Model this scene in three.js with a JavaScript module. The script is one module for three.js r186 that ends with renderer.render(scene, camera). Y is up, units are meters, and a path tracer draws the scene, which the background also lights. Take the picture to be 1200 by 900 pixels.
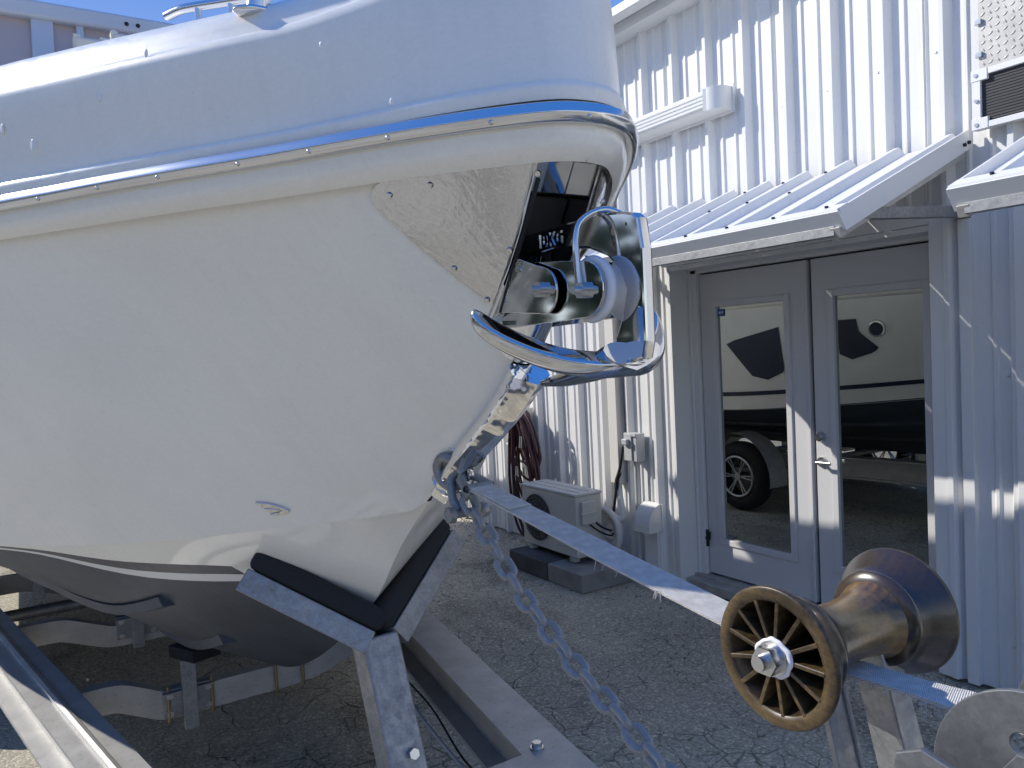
import * as THREE from 'three';
import { RoundedBoxGeometry } from 'three/addons/geometries/RoundedBoxGeometry.js';
import { mergeGeometries } from 'three/addons/utils/BufferGeometryUtils.js';
import { FontLoader } from 'three/addons/loaders/FontLoader.js';
import { TextGeometry } from 'three/addons/geometries/TextGeometry.js';

// ------------------------------------------------------------------ camera, sky, sun, exposure
const scene = new THREE.Scene();
const camera = new THREE.PerspectiveCamera(53.08, 4 / 3, 0.02, 3000);
const EYE = new THREE.Vector3(0, 1.8, 0);
camera.position.copy(EYE);
camera.rotation.set(-THREE.MathUtils.degToRad(2.702), -THREE.MathUtils.degToRad(32.457), THREE.MathUtils.degToRad(-2.872), 'YXZ');

const SUN = new THREE.Vector3(-1, 1.155, -1.375).normalize();      // towards the sun: behind the boat, to the left
{
  const W = 512, H = 256, d = new Float32Array(W * H * 4);
  for (let j = 0; j < H; j++) for (let i = 0; i < W; i++) {
    const el = ((j + 0.5) / H - 0.5) * Math.PI, az = ((i + 0.5) / W - 0.5) * 2 * Math.PI;
    const y = Math.sin(el), c = Math.cos(el);
    const x = c * Math.cos(az), z = c * Math.sin(az);
    const cosS = x * SUN.x + y * SUN.y + z * SUN.z;
    const h = Math.max(y, 0);
    const t = Math.pow(1 - h, 5);                               // pale towards the horizon
    const g = 0.09 * Math.pow(Math.max(cosS, 0), 12) + 0.7 * Math.pow(Math.max(cosS, 0), 90);
    const k = (j * W + i) * 4;
    let r = 0.04 + 0.92 * t + g, gr = 0.155 + 0.90 * t + g, b = 0.50 + 0.52 * t + g;
    if (y < 0) { r = 0.30; gr = 0.30; b = 0.31; }
    d[k] = r; d[k + 1] = gr; d[k + 2] = b; d[k + 3] = 1;
  }
  const sky = new THREE.DataTexture(d, W, H, THREE.RGBAFormat, THREE.FloatType);
  sky.mapping = THREE.EquirectangularReflectionMapping;
  sky.magFilter = sky.minFilter = THREE.LinearFilter; sky.needsUpdate = true;
  scene.background = sky; scene.environment = sky;
}
const sun = new THREE.DirectionalLight(new THREE.Color(1, 0.95, 0.86), 3.3);
sun.position.copy(SUN).multiplyScalar(30).add(new THREE.Vector3(1.5, 0, -4));
sun.target.position.set(1.5, 0, -4); scene.add(sun, sun.target);
sun.castShadow = true; sun.shadow.mapSize.set(4096, 4096);
Object.assign(sun.shadow.camera, { left: -14, right: 14, top: 14, bottom: -14, near: 1, far: 70 });
sun.shadow.bias = -0.0005;

const renderer = new THREE.WebGLRenderer({ antialias: true });
renderer.toneMapping = THREE.LinearToneMapping;
renderer.toneMappingExposure = 1.5;
renderer.shadowMap.enabled = true;

// ------------------------------------------------------------------ helpers
let seed = 1;
function rnd() { seed = (seed * 1664525 + 1013904223) >>> 0; return seed / 4294967296; }
const V = (x, y, z) => new THREE.Vector3(x, y, z);
const clamp = (x, a, b) => Math.min(b, Math.max(a, x));
const lerp = (a, b, t) => a + (b - a) * t;
const smooth = (a, b, x) => { const t = clamp((x - a) / (b - a), 0, 1); return t * t * (3 - 2 * t); };
function interp(tab, x) {                                        // monotone table look-up, Catmull style
  const n = tab.length;
  if (x <= tab[0][0]) return tab[0][1];
  if (x >= tab[n - 1][0]) return tab[n - 1][1];
  let i = 0; while (x > tab[i + 1][0]) i++;
  const [x0, y0] = tab[i], [x1, y1] = tab[i + 1], h = x1 - x0;
  const s = (k) => {
    if (k <= 0 || k >= n - 1) { const a = Math.max(k - 1, 0), b = Math.min(k + 1, n - 1); return (tab[b][1] - tab[a][1]) / (tab[b][0] - tab[a][0]); }
    const d0 = (tab[k][1] - tab[k - 1][1]) / (tab[k][0] - tab[k - 1][0]), d1 = (tab[k + 1][1] - tab[k][1]) / (tab[k + 1][0] - tab[k][0]);
    return d0 * d1 <= 0 ? 0 : 2 * d0 * d1 / (d0 + d1);
  };
  const t = (x - x0) / h, t2 = t * t, t3 = t2 * t;
  return y0 * (2 * t3 - 3 * t2 + 1) + h * s(i) * (t3 - 2 * t2 + t) + y1 * (-2 * t3 + 3 * t2) + h * s(i + 1) * (t3 - t2);
}
function boxUV(g) {                                              // uv in metres from the dominant axis
  g = g.index ? g.toNonIndexed() : g;
  const p = g.attributes.position, n = g.attributes.normal, uv = new Float32Array(p.count * 2);
  for (let i = 0; i < p.count; i += 3) {
    let ax = 0, ay = 0, az = 0;
    for (let k = 0; k < 3; k++) { ax += Math.abs(n.getX(i + k)); ay += Math.abs(n.getY(i + k)); az += Math.abs(n.getZ(i + k)); }
    for (let k = 0; k < 3; k++) {
      const q = i + k, x = p.getX(q), y = p.getY(q), z = p.getZ(q);
      const [u, v] = ax >= ay && ax >= az ? [z, y] : ay >= az ? [x, z] : [x, y];
      uv[q * 2] = u; uv[q * 2 + 1] = v;
    }
  }
  g.setAttribute('uv', new THREE.BufferAttribute(uv, 2));
  return g;
}
function merge(list) {
  return mergeGeometries(list.map((g) => {
    const q = g.index ? g.toNonIndexed() : g.clone();
    if (!q.attributes.normal) q.computeVertexNormals();
    for (const k of Object.keys(q.attributes)) if (!['position', 'normal', 'uv'].includes(k)) q.deleteAttribute(k);
    if (!q.attributes.uv) q.setAttribute('uv', new THREE.BufferAttribute(new Float32Array(q.attributes.position.count * 2), 2));
    return q;
  }));
}
const used = {};
function numbered(name) { const k = used[name] = (used[name] ?? -1) + 1; return k ? `${name}_${String(k).padStart(3, '0')}` : name; }
function tag(o, label, category, group) { o.userData.label = label; o.userData.category = category; if (group) o.userData.group = group; return o; }
function thing(name, label, category, pos, group) {
  const o = new THREE.Group(); o.name = numbered(name); if (pos) o.position.copy(pos); scene.add(o);
  return tag(o, label, category, group);
}
// part(): geometry is given in world metres and re-based onto the parent thing
function part(name, geo, mat, parent, keepUV) {
  if (Array.isArray(geo)) geo = merge(geo);
  if (!keepUV) geo = boxUV(geo);
  const o = new THREE.Mesh(geo, mat); o.name = name; o.castShadow = o.receiveShadow = true;
  let top = parent; while (top.parent && top.parent !== scene) top = top.parent;
  if (top.position.lengthSq() > 0 && !o.userData.local && parent === top) o.position.copy(top.position).negate();
  parent.add(o);
  return o;
}
function solo(name, geo, mat, label, category, group) {
  if (Array.isArray(geo)) geo = merge(geo);
  const o = new THREE.Mesh(boxUV(geo), mat); o.name = numbered(name); o.castShadow = o.receiveShadow = true; scene.add(o);
  return tag(o, label, category, group);
}
const box = (x0, x1, y0, y1, z0, z1, r = 0) => {
  const w = Math.abs(x1 - x0), h = Math.abs(y1 - y0), d = Math.abs(z1 - z0);
  const g = r ? new RoundedBoxGeometry(w, h, d, 2, Math.min(r, w / 2.01, h / 2.01, d / 2.01)) : new THREE.BoxGeometry(w, h, d);
  return g.translate((x0 + x1) / 2, (y0 + y1) / 2, (z0 + z1) / 2);
};
function frameMatrix(a, d, up) {                                 // local z along d, local y near up
  const z = d.clone().normalize(), x = new THREE.Vector3().crossVectors(up, z).normalize(), y = new THREE.Vector3().crossVectors(z, x);
  return new THREE.Matrix4().makeBasis(x, y, z).setPosition(a);
}
function bar(a, b, w, h, up = V(0, 1, 0), r = 0.002) {           // rectangular bar from a to b, w across, h along up
  const L = a.distanceTo(b), g = new RoundedBoxGeometry(w, h, L, 2, r).translate(0, 0, L / 2);
  return g.applyMatrix4(frameMatrix(a, b.clone().sub(a), up));
}
function cyl(a, b, r0, r1 = r0, seg = 20) {
  const L = a.distanceTo(b), g = new THREE.CylinderGeometry(r1, r0, L, seg).translate(0, L / 2, 0);
  return g.applyQuaternion(new THREE.Quaternion().setFromUnitVectors(V(0, 1, 0), b.clone().sub(a).normalize())).translate(a.x, a.y, a.z);
}
function tube(pts, r, seg = 40, rs = 10, closed = false, tension = 0.5) {
  const c = new THREE.CatmullRomCurve3(pts, closed, 'catmullrom', tension);
  return new THREE.TubeGeometry(c, seg, r, rs, closed);
}
function sweep(path, prof, up = V(0, 1, 0), closedProf = true, caps = true) {   // profile [x,y] carried along path points
  const each = typeof prof[0][0] !== 'number', n = path.length, m = each ? prof[0].length : prof.length, pos = [], idx = [];
  for (let i = 0; i < n; i++) {
    const t = path[Math.min(i + 1, n - 1)].clone().sub(path[Math.max(i - 1, 0)]).normalize();
    const s = new THREE.Vector3().crossVectors(up, t).normalize(), u = new THREE.Vector3().crossVectors(t, s);
    const pr = each ? prof[i] : prof;
    for (let j = 0; j < m; j++) { const q = path[i].clone().addScaledVector(s, pr[j][0]).addScaledVector(u, pr[j][1]); pos.push(q.x, q.y, q.z); }
  }
  for (let i = 0; i < n - 1; i++) for (let j = 0; j < (closedProf ? m : m - 1); j++) {
    const a = i * m + j, b = i * m + (j + 1) % m, c = a + m, d = b + m; idx.push(a, b, c, b, d, c);
  }
  if (caps && closedProf) for (let j = 1; j < m - 1; j++) { idx.push(0, j + 1, j); const o = (n - 1) * m; idx.push(o, o + j, o + j + 1); }
  const g = new THREE.BufferGeometry(); g.setAttribute('position', new THREE.Float32BufferAttribute(pos, 3)); g.setIndex(idx);
  return flat(g, 35);
}
function flat(g, deg = 35) {                                     // creased normals
  const q = g.index ? g.toNonIndexed() : g; q.computeVertexNormals();
  const p = q.attributes.position, fn = q.attributes.normal.clone(), map = new Map(), c = Math.cos(deg * Math.PI / 180), key = (i) => `${Math.round(p.getX(i) * 2e4)},${Math.round(p.getY(i) * 2e4)},${Math.round(p.getZ(i) * 2e4)}`;
  for (let i = 0; i < p.count; i++) { const k = key(i); let a = map.get(k); if (!a) map.set(k, a = []); a.push(i); }
  const f = V(0, 0, 0), s = V(0, 0, 0), o = V(0, 0, 0), out = q.attributes.normal;
  for (const a of map.values()) for (const i of a) {
    f.fromBufferAttribute(fn, i); s.set(0, 0, 0);
    for (const j of a) { o.fromBufferAttribute(fn, j); if (o.dot(f) > c) s.add(o); }
    s.normalize(); out.setXYZ(i, s.x, s.y, s.z);
  }
  return q;
}
function extrudeX(poly, x0, x1, bevel = 0.0015, holes = []) {     // polygon of [z, y] extruded along x
  const sh = new THREE.Shape(poly.map(([z, y]) => new THREE.Vector2(z, y)));
  for (const [hz, hy, hr] of holes) { const h = new THREE.Path(); h.absarc(hz, hy, hr, 0, Math.PI * 2, true); sh.holes.push(h); }
  const g = new THREE.ExtrudeGeometry(sh, { depth: x1 - x0 - 2 * bevel, bevelEnabled: bevel > 0, bevelThickness: bevel, bevelSize: bevel, bevelOffset: -bevel, bevelSegments: 2, curveSegments: 20 });
  return g.applyMatrix4(new THREE.Matrix4().makeBasis(V(0, 0, 1), V(0, 1, 0), V(-1, 0, 0))).translate(x1 - bevel, 0, 0);
}
function grid(rows, deg) {                                       // rows of points -> surface
  const n = rows.length, m = rows[0].length, pos = [], idx = [];
  for (const r of rows) for (const q of r) pos.push(q.x, q.y, q.z);
  for (let i = 0; i < n - 1; i++) for (let j = 0; j < m - 1; j++) { const a = i * m + j; idx.push(a, a + 1, a + m, a + 1, a + m + 1, a + m); }
  const g = new THREE.BufferGeometry(); g.setAttribute('position', new THREE.Float32BufferAttribute(pos, 3)); g.setIndex(idx);
  if (deg) return flat(g, deg);
  g.computeVertexNormals(); return g.toNonIndexed();
}
const hexNut = (c, dir, r, h) => { const a = c.clone(), b = c.clone().addScaledVector(dir, h); return cyl(a, b, r, r, 6); };

// ------------------------------------------------------------------ textures
function hash(x, y, s) { let h = (x * 374761393 + y * 668265263 + s * 1274126177) | 0; h = Math.imul(h ^ (h >>> 13), 1274126177); return ((h ^ (h >>> 16)) >>> 0) / 4294967296; }
function vnoise(x, y, per, s) {
  const xi = Math.floor(x), yi = Math.floor(y), fx = x - xi, fy = y - yi, u = fx * fx * (3 - 2 * fx), v = fy * fy * (3 - 2 * fy), w = (k) => ((k % per) + per) % per;
  const a = hash(w(xi), w(yi), s), b = hash(w(xi + 1), w(yi), s), c = hash(w(xi), w(yi + 1), s), d = hash(w(xi + 1), w(yi + 1), s);
  return lerp(lerp(a, b, u), lerp(c, d, u), v);
}
function fbm(x, y, per, s, o = 4) { let a = 0, k = 0.5, t = 0; for (let i = 0; i < o; i++) { a += k * vnoise(x, y, per, s + i); t += k; x *= 2; y *= 2; per *= 2; k *= 0.5; } return a / t; }
function worley(x, y, per, s) {
  const xi = Math.floor(x), yi = Math.floor(y); let f1 = 9, f2 = 9, id = 0; const w = (k) => ((k % per) + per) % per;
  for (let j = -1; j < 2; j++) for (let i = -1; i < 2; i++) {
    const cx = w(xi + i), cy = w(yi + j), dx = xi + i + hash(cx, cy, s) - x, dy = yi + j + hash(cx, cy, s + 7) - y, d = dx * dx + dy * dy;
    if (d < f1) { f2 = f1; f1 = d; id = hash(cx, cy, s + 13); } else if (d < f2) f2 = d;
  }
  return [Math.sqrt(f1), Math.sqrt(f2), id];
}
function tex(n, fn, { srgb = false, m = n, rep = [1, 1] } = {}) { // fn(u,v) -> [r,g,b] linear 0..1 (or display values when srgb)
  const d = new Uint8Array(n * m * 4);
  for (let j = 0; j < m; j++) for (let i = 0; i < n; i++) {
    const c = fn(i / n, j / m), k = (j * n + i) * 4;
    const r = Array.isArray(c) ? c : [c, c, c];
    for (let q = 0; q < 3; q++) d[k + q] = clamp(r[q], 0, 1) * 255; d[k + 3] = 255;
  }
  const t = new THREE.DataTexture(d, n, m); t.wrapS = t.wrapT = THREE.RepeatWrapping; t.magFilter = THREE.LinearFilter; t.minFilter = THREE.LinearMipmapLinearFilter; t.generateMipmaps = true;
  if (srgb) t.colorSpace = THREE.SRGBColorSpace; t.repeat.set(...rep); t.needsUpdate = true; return t;
}
const S = (l) => l <= 0.0031308 ? l * 12.92 : 1.055 * Math.pow(l, 1 / 2.4) - 0.055;
const rgb = (r, g, b) => new THREE.Color().setRGB(r, g, b);
function mat(c, o = {}) { const P = o.clearcoat !== undefined || o.transmission !== undefined || o.sheen !== undefined ? THREE.MeshPhysicalMaterial : THREE.MeshStandardMaterial; return new P({ color: rgb(...c), side: THREE.DoubleSide, ...o }); }

// asphalt: 3.2 m tile, stone grain, alligator cracks
const crackField = (u, v) => {
  const wx = u + 0.07 * (fbm(u * 10, v * 10, 10, 5, 5) - 0.5), wy = v + 0.07 * (fbm(u * 10, v * 10, 10, 9, 5) - 0.5);
  const a = worley(wx * 13, wy * 13, 13, 21), b = worley(wx * 30, wy * 30, 30, 31);
  const g = fbm(u * 5, v * 5, 5, 77, 3);
  const wa = 0.020 + 0.05 * g, e1 = 1 - smooth(0, wa, a[1] - a[0]), e2 = (1 - smooth(0, 0.08, b[1] - b[0])) * smooth(0.36, 0.56, g);
  const z1 = smooth(0.36, 0.54, fbm(u * 4, v * 4, 4, 3, 4)), gap = smooth(0.32, 0.52, fbm(u * 26, v * 26, 26, 13, 2));
  return Math.max(e1 * z1 * (0.35 + 0.65 * gap), e2 * 0.9 * gap);
};
const AN = 2048, crackBuf = new Float32Array(AN * AN), stoneBuf = new Float32Array(AN * AN), stoneId = new Float32Array(AN * AN);
for (let j = 0; j < AN; j++) for (let i = 0; i < AN; i++) {
  const u = i / AN, v = j / AN, k = j * AN + i; crackBuf[k] = crackField(u, v);
  const w = worley(u * 300, v * 300, 300, 41); stoneBuf[k] = w[0]; stoneId[k] = w[2];
}
const px = (u, v) => Math.round(v * AN) * AN + Math.round(u * AN);
const asphaltMap = tex(AN, (u, v) => {
  const k = px(u, v), id = stoneId[k], big = fbm(u * 4, v * 4, 4, 55, 4), c = crackBuf[k];
  let l = 0.40 + 0.30 * (big - 0.5) - 0.10 * smooth(0.56, 0.7, fbm(u * 7, v * 7, 7, 155, 4)) + (id - 0.5) * 0.22 + (id > 0.93 ? 0.12 : 0);
  l *= 1 - 0.66 * c; l = Math.max(l, 0.012);
  return [S(l * 1.10), S(l), S(l * 0.77)];
}, { srgb: true, rep: [1 / 3.2, 1 / 3.2] });
const asphaltBump = tex(AN, (u, v) => { const k = px(u, v); return clamp(0.75 - 0.35 * stoneBuf[k] - 0.55 * crackBuf[k] + 0.15 * (stoneId[k] - 0.5), 0, 1); }, { rep: [1 / 3.2, 1 / 3.2] });
// galvanised steel: spangle
const galvMap = tex(512, (u, v) => { const a = worley(u * 40, v * 40, 40, 3), b = worley(u * 80, v * 80, 80, 8), n = fbm(u * 6, v * 6, 6, 4, 4); const sc = hash(Math.floor(u * 512), Math.floor(v * 512), 15); const l = 0.31 + 0.05 * (a[2] - 0.5) + 0.05 * (b[2] - 0.5) + 0.10 * (n - 0.5) - 0.03 * smooth(0.55, 0.8, fbm(u * 9, v * 9, 9, 17, 4)) + (sc > 0.995 ? 0.08 : 0); return [S(l * 0.97), S(l), S(l * 1.03)]; }, { srgb: true, rep: [1 / 0.35, 1 / 0.35] });
const galvRough = tex(256, (u, v) => { const a = worley(u * 20, v * 20, 20, 3); return 0.42 + 0.25 * a[2] + 0.15 * (fbm(u * 8, v * 8, 8, 6) - 0.5); }, { rep: [1 / 0.35, 1 / 0.35] });
// mill aluminium, weathered
const aluMap = tex(512, (u, v) => { const n = fbm(u * 8, v * 8, 8, 14, 5), st = fbm(u * 3, v * 90, 3, 16, 2), w = worley(u * 14, v * 14, 14, 61)[0]; const l = 0.46 + 0.20 * (n - 0.5) + 0.07 * (st - 0.5) - (w < 0.09 ? 0.08 : 0); return [S(l * 1.02), S(l), S(l * 0.96)]; }, { srgb: true, rep: [1 / 0.6, 1 / 0.6] });
// white painted sheet: faint dirt
const paintMap = tex(512, (u, v) => { const n = fbm(u * 5, v * 5, 5, 24, 5), s = fbm(u * 60, v * 2, 60, 25, 3), sp = hash(Math.floor(u * 512), Math.floor(v * 512), 5); const l = 0.77 - 0.10 * Math.max(0, n - 0.5) - 0.10 * Math.max(0, s - 0.55) - (sp > 0.9985 ? 0.2 : 0); return [S(l), S(l * 1.0), S(l * 0.99)]; }, { srgb: true, rep: [1 / 1.7, 1 / 1.7] });
// gelcoat: dust, small specks, dried runs
const gelMap = tex(1024, (u, v) => { const n = fbm(u * 6, v * 6, 6, 34, 5), f = fbm(u * 200, v * 200, 200, 35, 2), w = worley(u * 40, v * 40, 40, 36); const l = 0.86 - 0.06 * (n - 0.5) - 0.05 * (f - 0.5) - (w[0] < 0.04 && w[2] > 0.7 ? 0.12 : 0); const dr = 0.03 * Math.max(0, fbm(u * 50, v * 3, 50, 38, 3) - 0.55) * 4, q = l - dr * 0.5; return [S(q * 1.0), S(q * 0.972), S(q * 0.89)]; }, { srgb: true });
const gelRough = tex(512, (u, v) => 0.24 + 0.22 * fbm(u * 10, v * 10, 10, 44, 5) + 0.12 * fbm(u * 128, v * 128, 128, 45, 2));
const fineBump = tex(512, (u, v) => fbm(u * 64, v * 64, 64, 46, 3));
const waveBump = tex(512, (u, v) => fbm(u * 8, v * 8, 8, 47, 4));
const plateBump = tex(512, (u, v) => 0.6 * fbm(u * 22, v * 14, 22, 247, 4) + 0.4 * fbm(u * 5, v * 5, 5, 257, 2), { rep: [1 / 0.16, 1 / 0.16] });
const rippleBump = tex(512, (u, v) => 0.5 + 0.5 * Math.sin(Math.PI * 2 * (v * 6 + 0.9 * fbm(u * 8, v * 8, 8, 147, 3))), { rep: [1 / 0.3, 1 / 0.3] });
const polyTex = (lo, hi, sd) => tex(512, (u, v) => { const n = fbm(u * 4, v * 4, 4, sd, 5), k = fbm(u * 50, v * 50, 50, sd + 9, 3), st = fbm(u * 4, v * 70, 4, sd + 3, 3), a = clamp(0.5 + 1.5 * (n - 0.5) + 0.7 * (k - 0.5) + 0.5 * (st - 0.5), 0, 1), w = hash(Math.floor(u * 512), Math.floor(v * 512), sd) > 0.996 ? 0.35 : 0; return [0, 1, 2].map((c) => S(lerp(lerp(lo[c], hi[c], a), 0.45, w))); }, { srgb: true, rep: [1 / 0.2, 1 / 0.2] });
const rustMap = polyTex([0.018, 0.012, 0.009], [0.055, 0.032, 0.014], 64), neckMap = polyTex([0.028, 0.016, 0.009], [0.20, 0.11, 0.022], 164), rimMap = polyTex([0.030, 0.020, 0.009], [0.13, 0.085, 0.035], 264);
const webMap = tex(256, (u, v) => { const a = Math.sin((u + 0.0 * v) * Math.PI * 2 * 16), b = Math.sin(v * Math.PI * 2 * 24), l = 0.60 + 0.16 * a * b - 0.30 * (fbm(u * 5, v * 5, 5, 71, 4) - 0.4); return [S(l * 1.05), S(l), S(l * 0.92)]; }, { srgb: true, rep: [1 / 0.06, 1 / 0.06] });
const webBump = tex(256, (u, v) => 0.5 + 0.5 * Math.sin((u * 10 + v * 3) * Math.PI * 2) * Math.cos(v * Math.PI * 2 * 24), { rep: [1 / 0.06, 1 / 0.06] });
const concMap = tex(512, (u, v) => { const n = fbm(u * 6, v * 6, 6, 84, 5), k = hash(Math.floor(u * 512), Math.floor(v * 512), 85); const l = 0.26 + 0.16 * (n - 0.5) + 0.05 * (k - 0.5); return [S(l), S(l * 0.98), S(l * 0.94)]; }, { srgb: true, rep: [1 / 0.8, 1 / 0.8] });
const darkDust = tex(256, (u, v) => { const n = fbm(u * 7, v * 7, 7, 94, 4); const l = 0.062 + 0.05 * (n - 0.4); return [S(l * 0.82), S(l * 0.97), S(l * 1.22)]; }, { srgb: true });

const M = {
  asphalt: mat([1, 1, 1], { map: asphaltMap, bumpMap: asphaltBump, bumpScale: 0.006, roughness: 0.92 }),
  wall: mat([1, 1, 1], { map: paintMap, roughness: 0.42 }),
  trim: mat([0.76, 0.76, 0.75], { roughness: 0.4, bumpMap: fineBump, bumpScale: 0.0002 }),
  door: mat([0.62, 0.62, 0.63], { roughness: 0.42, bumpMap: fineBump, bumpScale: 0.0002 }),
  glass: mat([0.40, 0.42, 0.40], { metalness: 1, roughness: 0.004 }),
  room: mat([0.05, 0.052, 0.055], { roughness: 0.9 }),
  gasket: mat([0.015, 0.015, 0.017], { roughness: 0.7 }),
  black: mat([0.012, 0.012, 0.014], { roughness: 0.75, bumpMap: fineBump, bumpScale: 0.001 }),
  rubber: mat([0.018, 0.019, 0.022], { roughness: 0.95, bumpMap: fineBump, bumpScale: 0.002 }),
  galv: mat([1, 1, 1], { map: galvMap, roughnessMap: galvRough, roughness: 1, metalness: 0.7 }),
  alu: mat([1, 1, 1], { map: aluMap, roughness: 0.5, metalness: 0.45, bumpMap: fineBump, bumpScale: 0.0003 }),
  gel: mat([1, 1, 1], { map: gelMap, roughnessMap: gelRough, roughness: 1, clearcoat: 0.6, clearcoatRoughness: 0.06 }),
  deck: mat([1, 1, 1], { map: gelMap, roughnessMap: gelRough, roughness: 1, clearcoat: 0.5, clearcoatRoughness: 0.2 }),
  navy: mat([0.016, 0.024, 0.05], { roughness: 0.35, bumpMap: fineBump, bumpScale: 0.0006 }),
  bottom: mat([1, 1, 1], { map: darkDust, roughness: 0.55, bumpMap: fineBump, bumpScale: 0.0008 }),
  stripe: mat([0.72, 0.72, 0.70], { roughness: 0.35 }),
  chrome: mat([0.60, 0.605, 0.615], { metalness: 1, roughness: 0.06 }),
  railSteel: mat([0.70, 0.705, 0.715], { metalness: 1, roughness: 0.18 }),
  plate: mat([0.58, 0.575, 0.57], { metalness: 1, roughness: 0.07, bumpMap: plateBump, bumpScale: 0.0013 }),
  guard: mat([0.78, 0.78, 0.78], { metalness: 1, roughness: 0.06, bumpMap: rippleBump, bumpScale: 0.0006 }),
  bolt: mat([0.6, 0.6, 0.6], { metalness: 1, roughness: 0.3 }),
  poly: mat([0.72, 0.72, 0.74], { roughness: 0.4 }),
  amber: mat([0.8, 0.8, 0.8], { map: rustMap, roughness: 0.3, clearcoat: 0.7, clearcoatRoughness: 0.18, bumpMap: waveBump, bumpScale: 0.001 }),
  amberNeck: mat([1, 1, 1], { map: neckMap, roughness: 0.3, clearcoat: 0.6, clearcoatRoughness: 0.2 }),
  amberRim: mat([1, 1, 1], { map: rimMap, roughness: 0.4 }),
  web: mat([1, 1, 1], { map: webMap, bumpMap: webBump, bumpScale: 0.0012, roughness: 0.85 }),
  chainSteel: mat([1, 0.99, 0.96], { map: galvMap, metalness: 0.2, roughness: 0.55 }),
  zinc: mat([0.62, 0.63, 0.64], { map: galvMap, metalness: 0.6, roughness: 0.45 }),
  gold: mat([0.30, 0.24, 0.13], { metalness: 0.7, roughness: 0.5 }),
  acCase: mat([0.52, 0.52, 0.50], { roughness: 0.5, bumpMap: fineBump, bumpScale: 0.0002 }),
  grille: mat([0.10, 0.10, 0.10], { roughness: 0.6 }),
  conc: mat([1, 1, 1], { map: concMap, roughness: 0.9, bumpMap: fineBump, bumpScale: 0.002 }),
  concDark: mat([0.32, 0.32, 0.34], { map: concMap, roughness: 0.85, bumpMap: fineBump, bumpScale: 0.002 }),
  hose: mat([0.055, 0.018, 0.026], { roughness: 0.42 }),
  cover: mat([0.66, 0.64, 0.60], { roughness: 0.5 }),
  pvc: mat([0.45, 0.46, 0.47], { roughness: 0.5 }),
  foam: mat([0.70, 0.69, 0.66], { roughness: 0.8, bumpMap: fineBump, bumpScale: 0.001 }),
  fix: mat([0.74, 0.74, 0.72], { roughness: 0.35, bumpMap: fineBump, bumpScale: 0.0002 }),
  smoke: mat([0.46, 0.38, 0.36], { roughness: 0.3 }),
  wsFrame: mat([0.50, 0.53, 0.58], { roughness: 0.4 }),
  cushion: mat([0.68, 0.63, 0.54], { roughness: 0.8, bumpMap: fineBump, bumpScale: 0.001 }),
  panelBlack: mat([0.035, 0.037, 0.042], { roughness: 0.55 }),
  tyre: mat([0.02, 0.02, 0.021], { roughness: 0.85 }),
  sticker: mat([0.02, 0.10, 0.32], { roughness: 0.4 }),
  white: mat([0.8, 0.8, 0.8], { roughness: 0.4 }),
};
for (const k of ['gel', 'deck']) M[k].map.repeat.set(1, 1);

// ------------------------------------------------------------------ ground
{
  const g = new THREE.PlaneGeometry(1200, 1200, 8, 8).rotateX(-Math.PI / 2);
  const o = new THREE.Mesh(boxUV(g), M.asphalt); o.name = 'ground'; o.userData.kind = 'structure'; o.receiveShadow = true; scene.add(o);
}

// ------------------------------------------------------------------ hedge across the lot, left of the frame
{
  seed = 9; const H = thing('tall_hedge', 'dark green tall hedge across the lot, outside the picture on the left', 'hedge', V(-11, 0, -4));
  const crown = [], stem = [];
  for (let i = 0; i < 2600; i++) { const z = -30 + 52 * rnd(), y = 0.3 + 4.3 * Math.pow(rnd(), 0.8), r = 0.18 + 0.25 * rnd(); crown.push(new THREE.TetrahedronGeometry(r, 0).rotateX(rnd() * 6).rotateY(rnd() * 6).translate(-11 + (rnd() - 0.5) * 2.2 * (1 - y / 7), y, z)); }
  for (let z = -29; z < 22; z += 2.2) stem.push(cyl(V(-11, 0, z), V(-11, 3.4, z), 0.09, 0.04, 8));
  const bark = mat([0.09, 0.07, 0.05], { roughness: 0.9 });
  part('foliage', crown, mat([0.035, 0.06, 0.025], { roughness: 0.8 }), H); for (const g of stem) part('stem', g, bark, H);
}

// loose grit along the wall and in drifts on the asphalt
{
  seed = 31; const gs = [], base = new THREE.IcosahedronGeometry(1, 0);
  for (let i = 0; i < 2600; i++) {
    const near = rnd() < 0.6, x = near ? 3.86 - 0.5 * Math.pow(rnd(), 2.5) : 0.2 + 3.6 * rnd(), z = -9 + 8.2 * rnd(), r = 0.003 + 0.008 * Math.pow(rnd(), 3);
    gs.push(base.clone().scale(r, r * 0.7, r * (0.7 + 0.6 * rnd())).rotateY(rnd() * 6).translate(x, r * 0.4, z));
  }
  const o = new THREE.Mesh(boxUV(merge(gs)), M.conc); o.name = 'gravel'; o.userData.kind = 'stuff'; o.castShadow = o.receiveShadow = true; scene.add(o);
  tag(o, 'loose pale grit scattered on the asphalt along the building wall', 'gravel');
}

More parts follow.
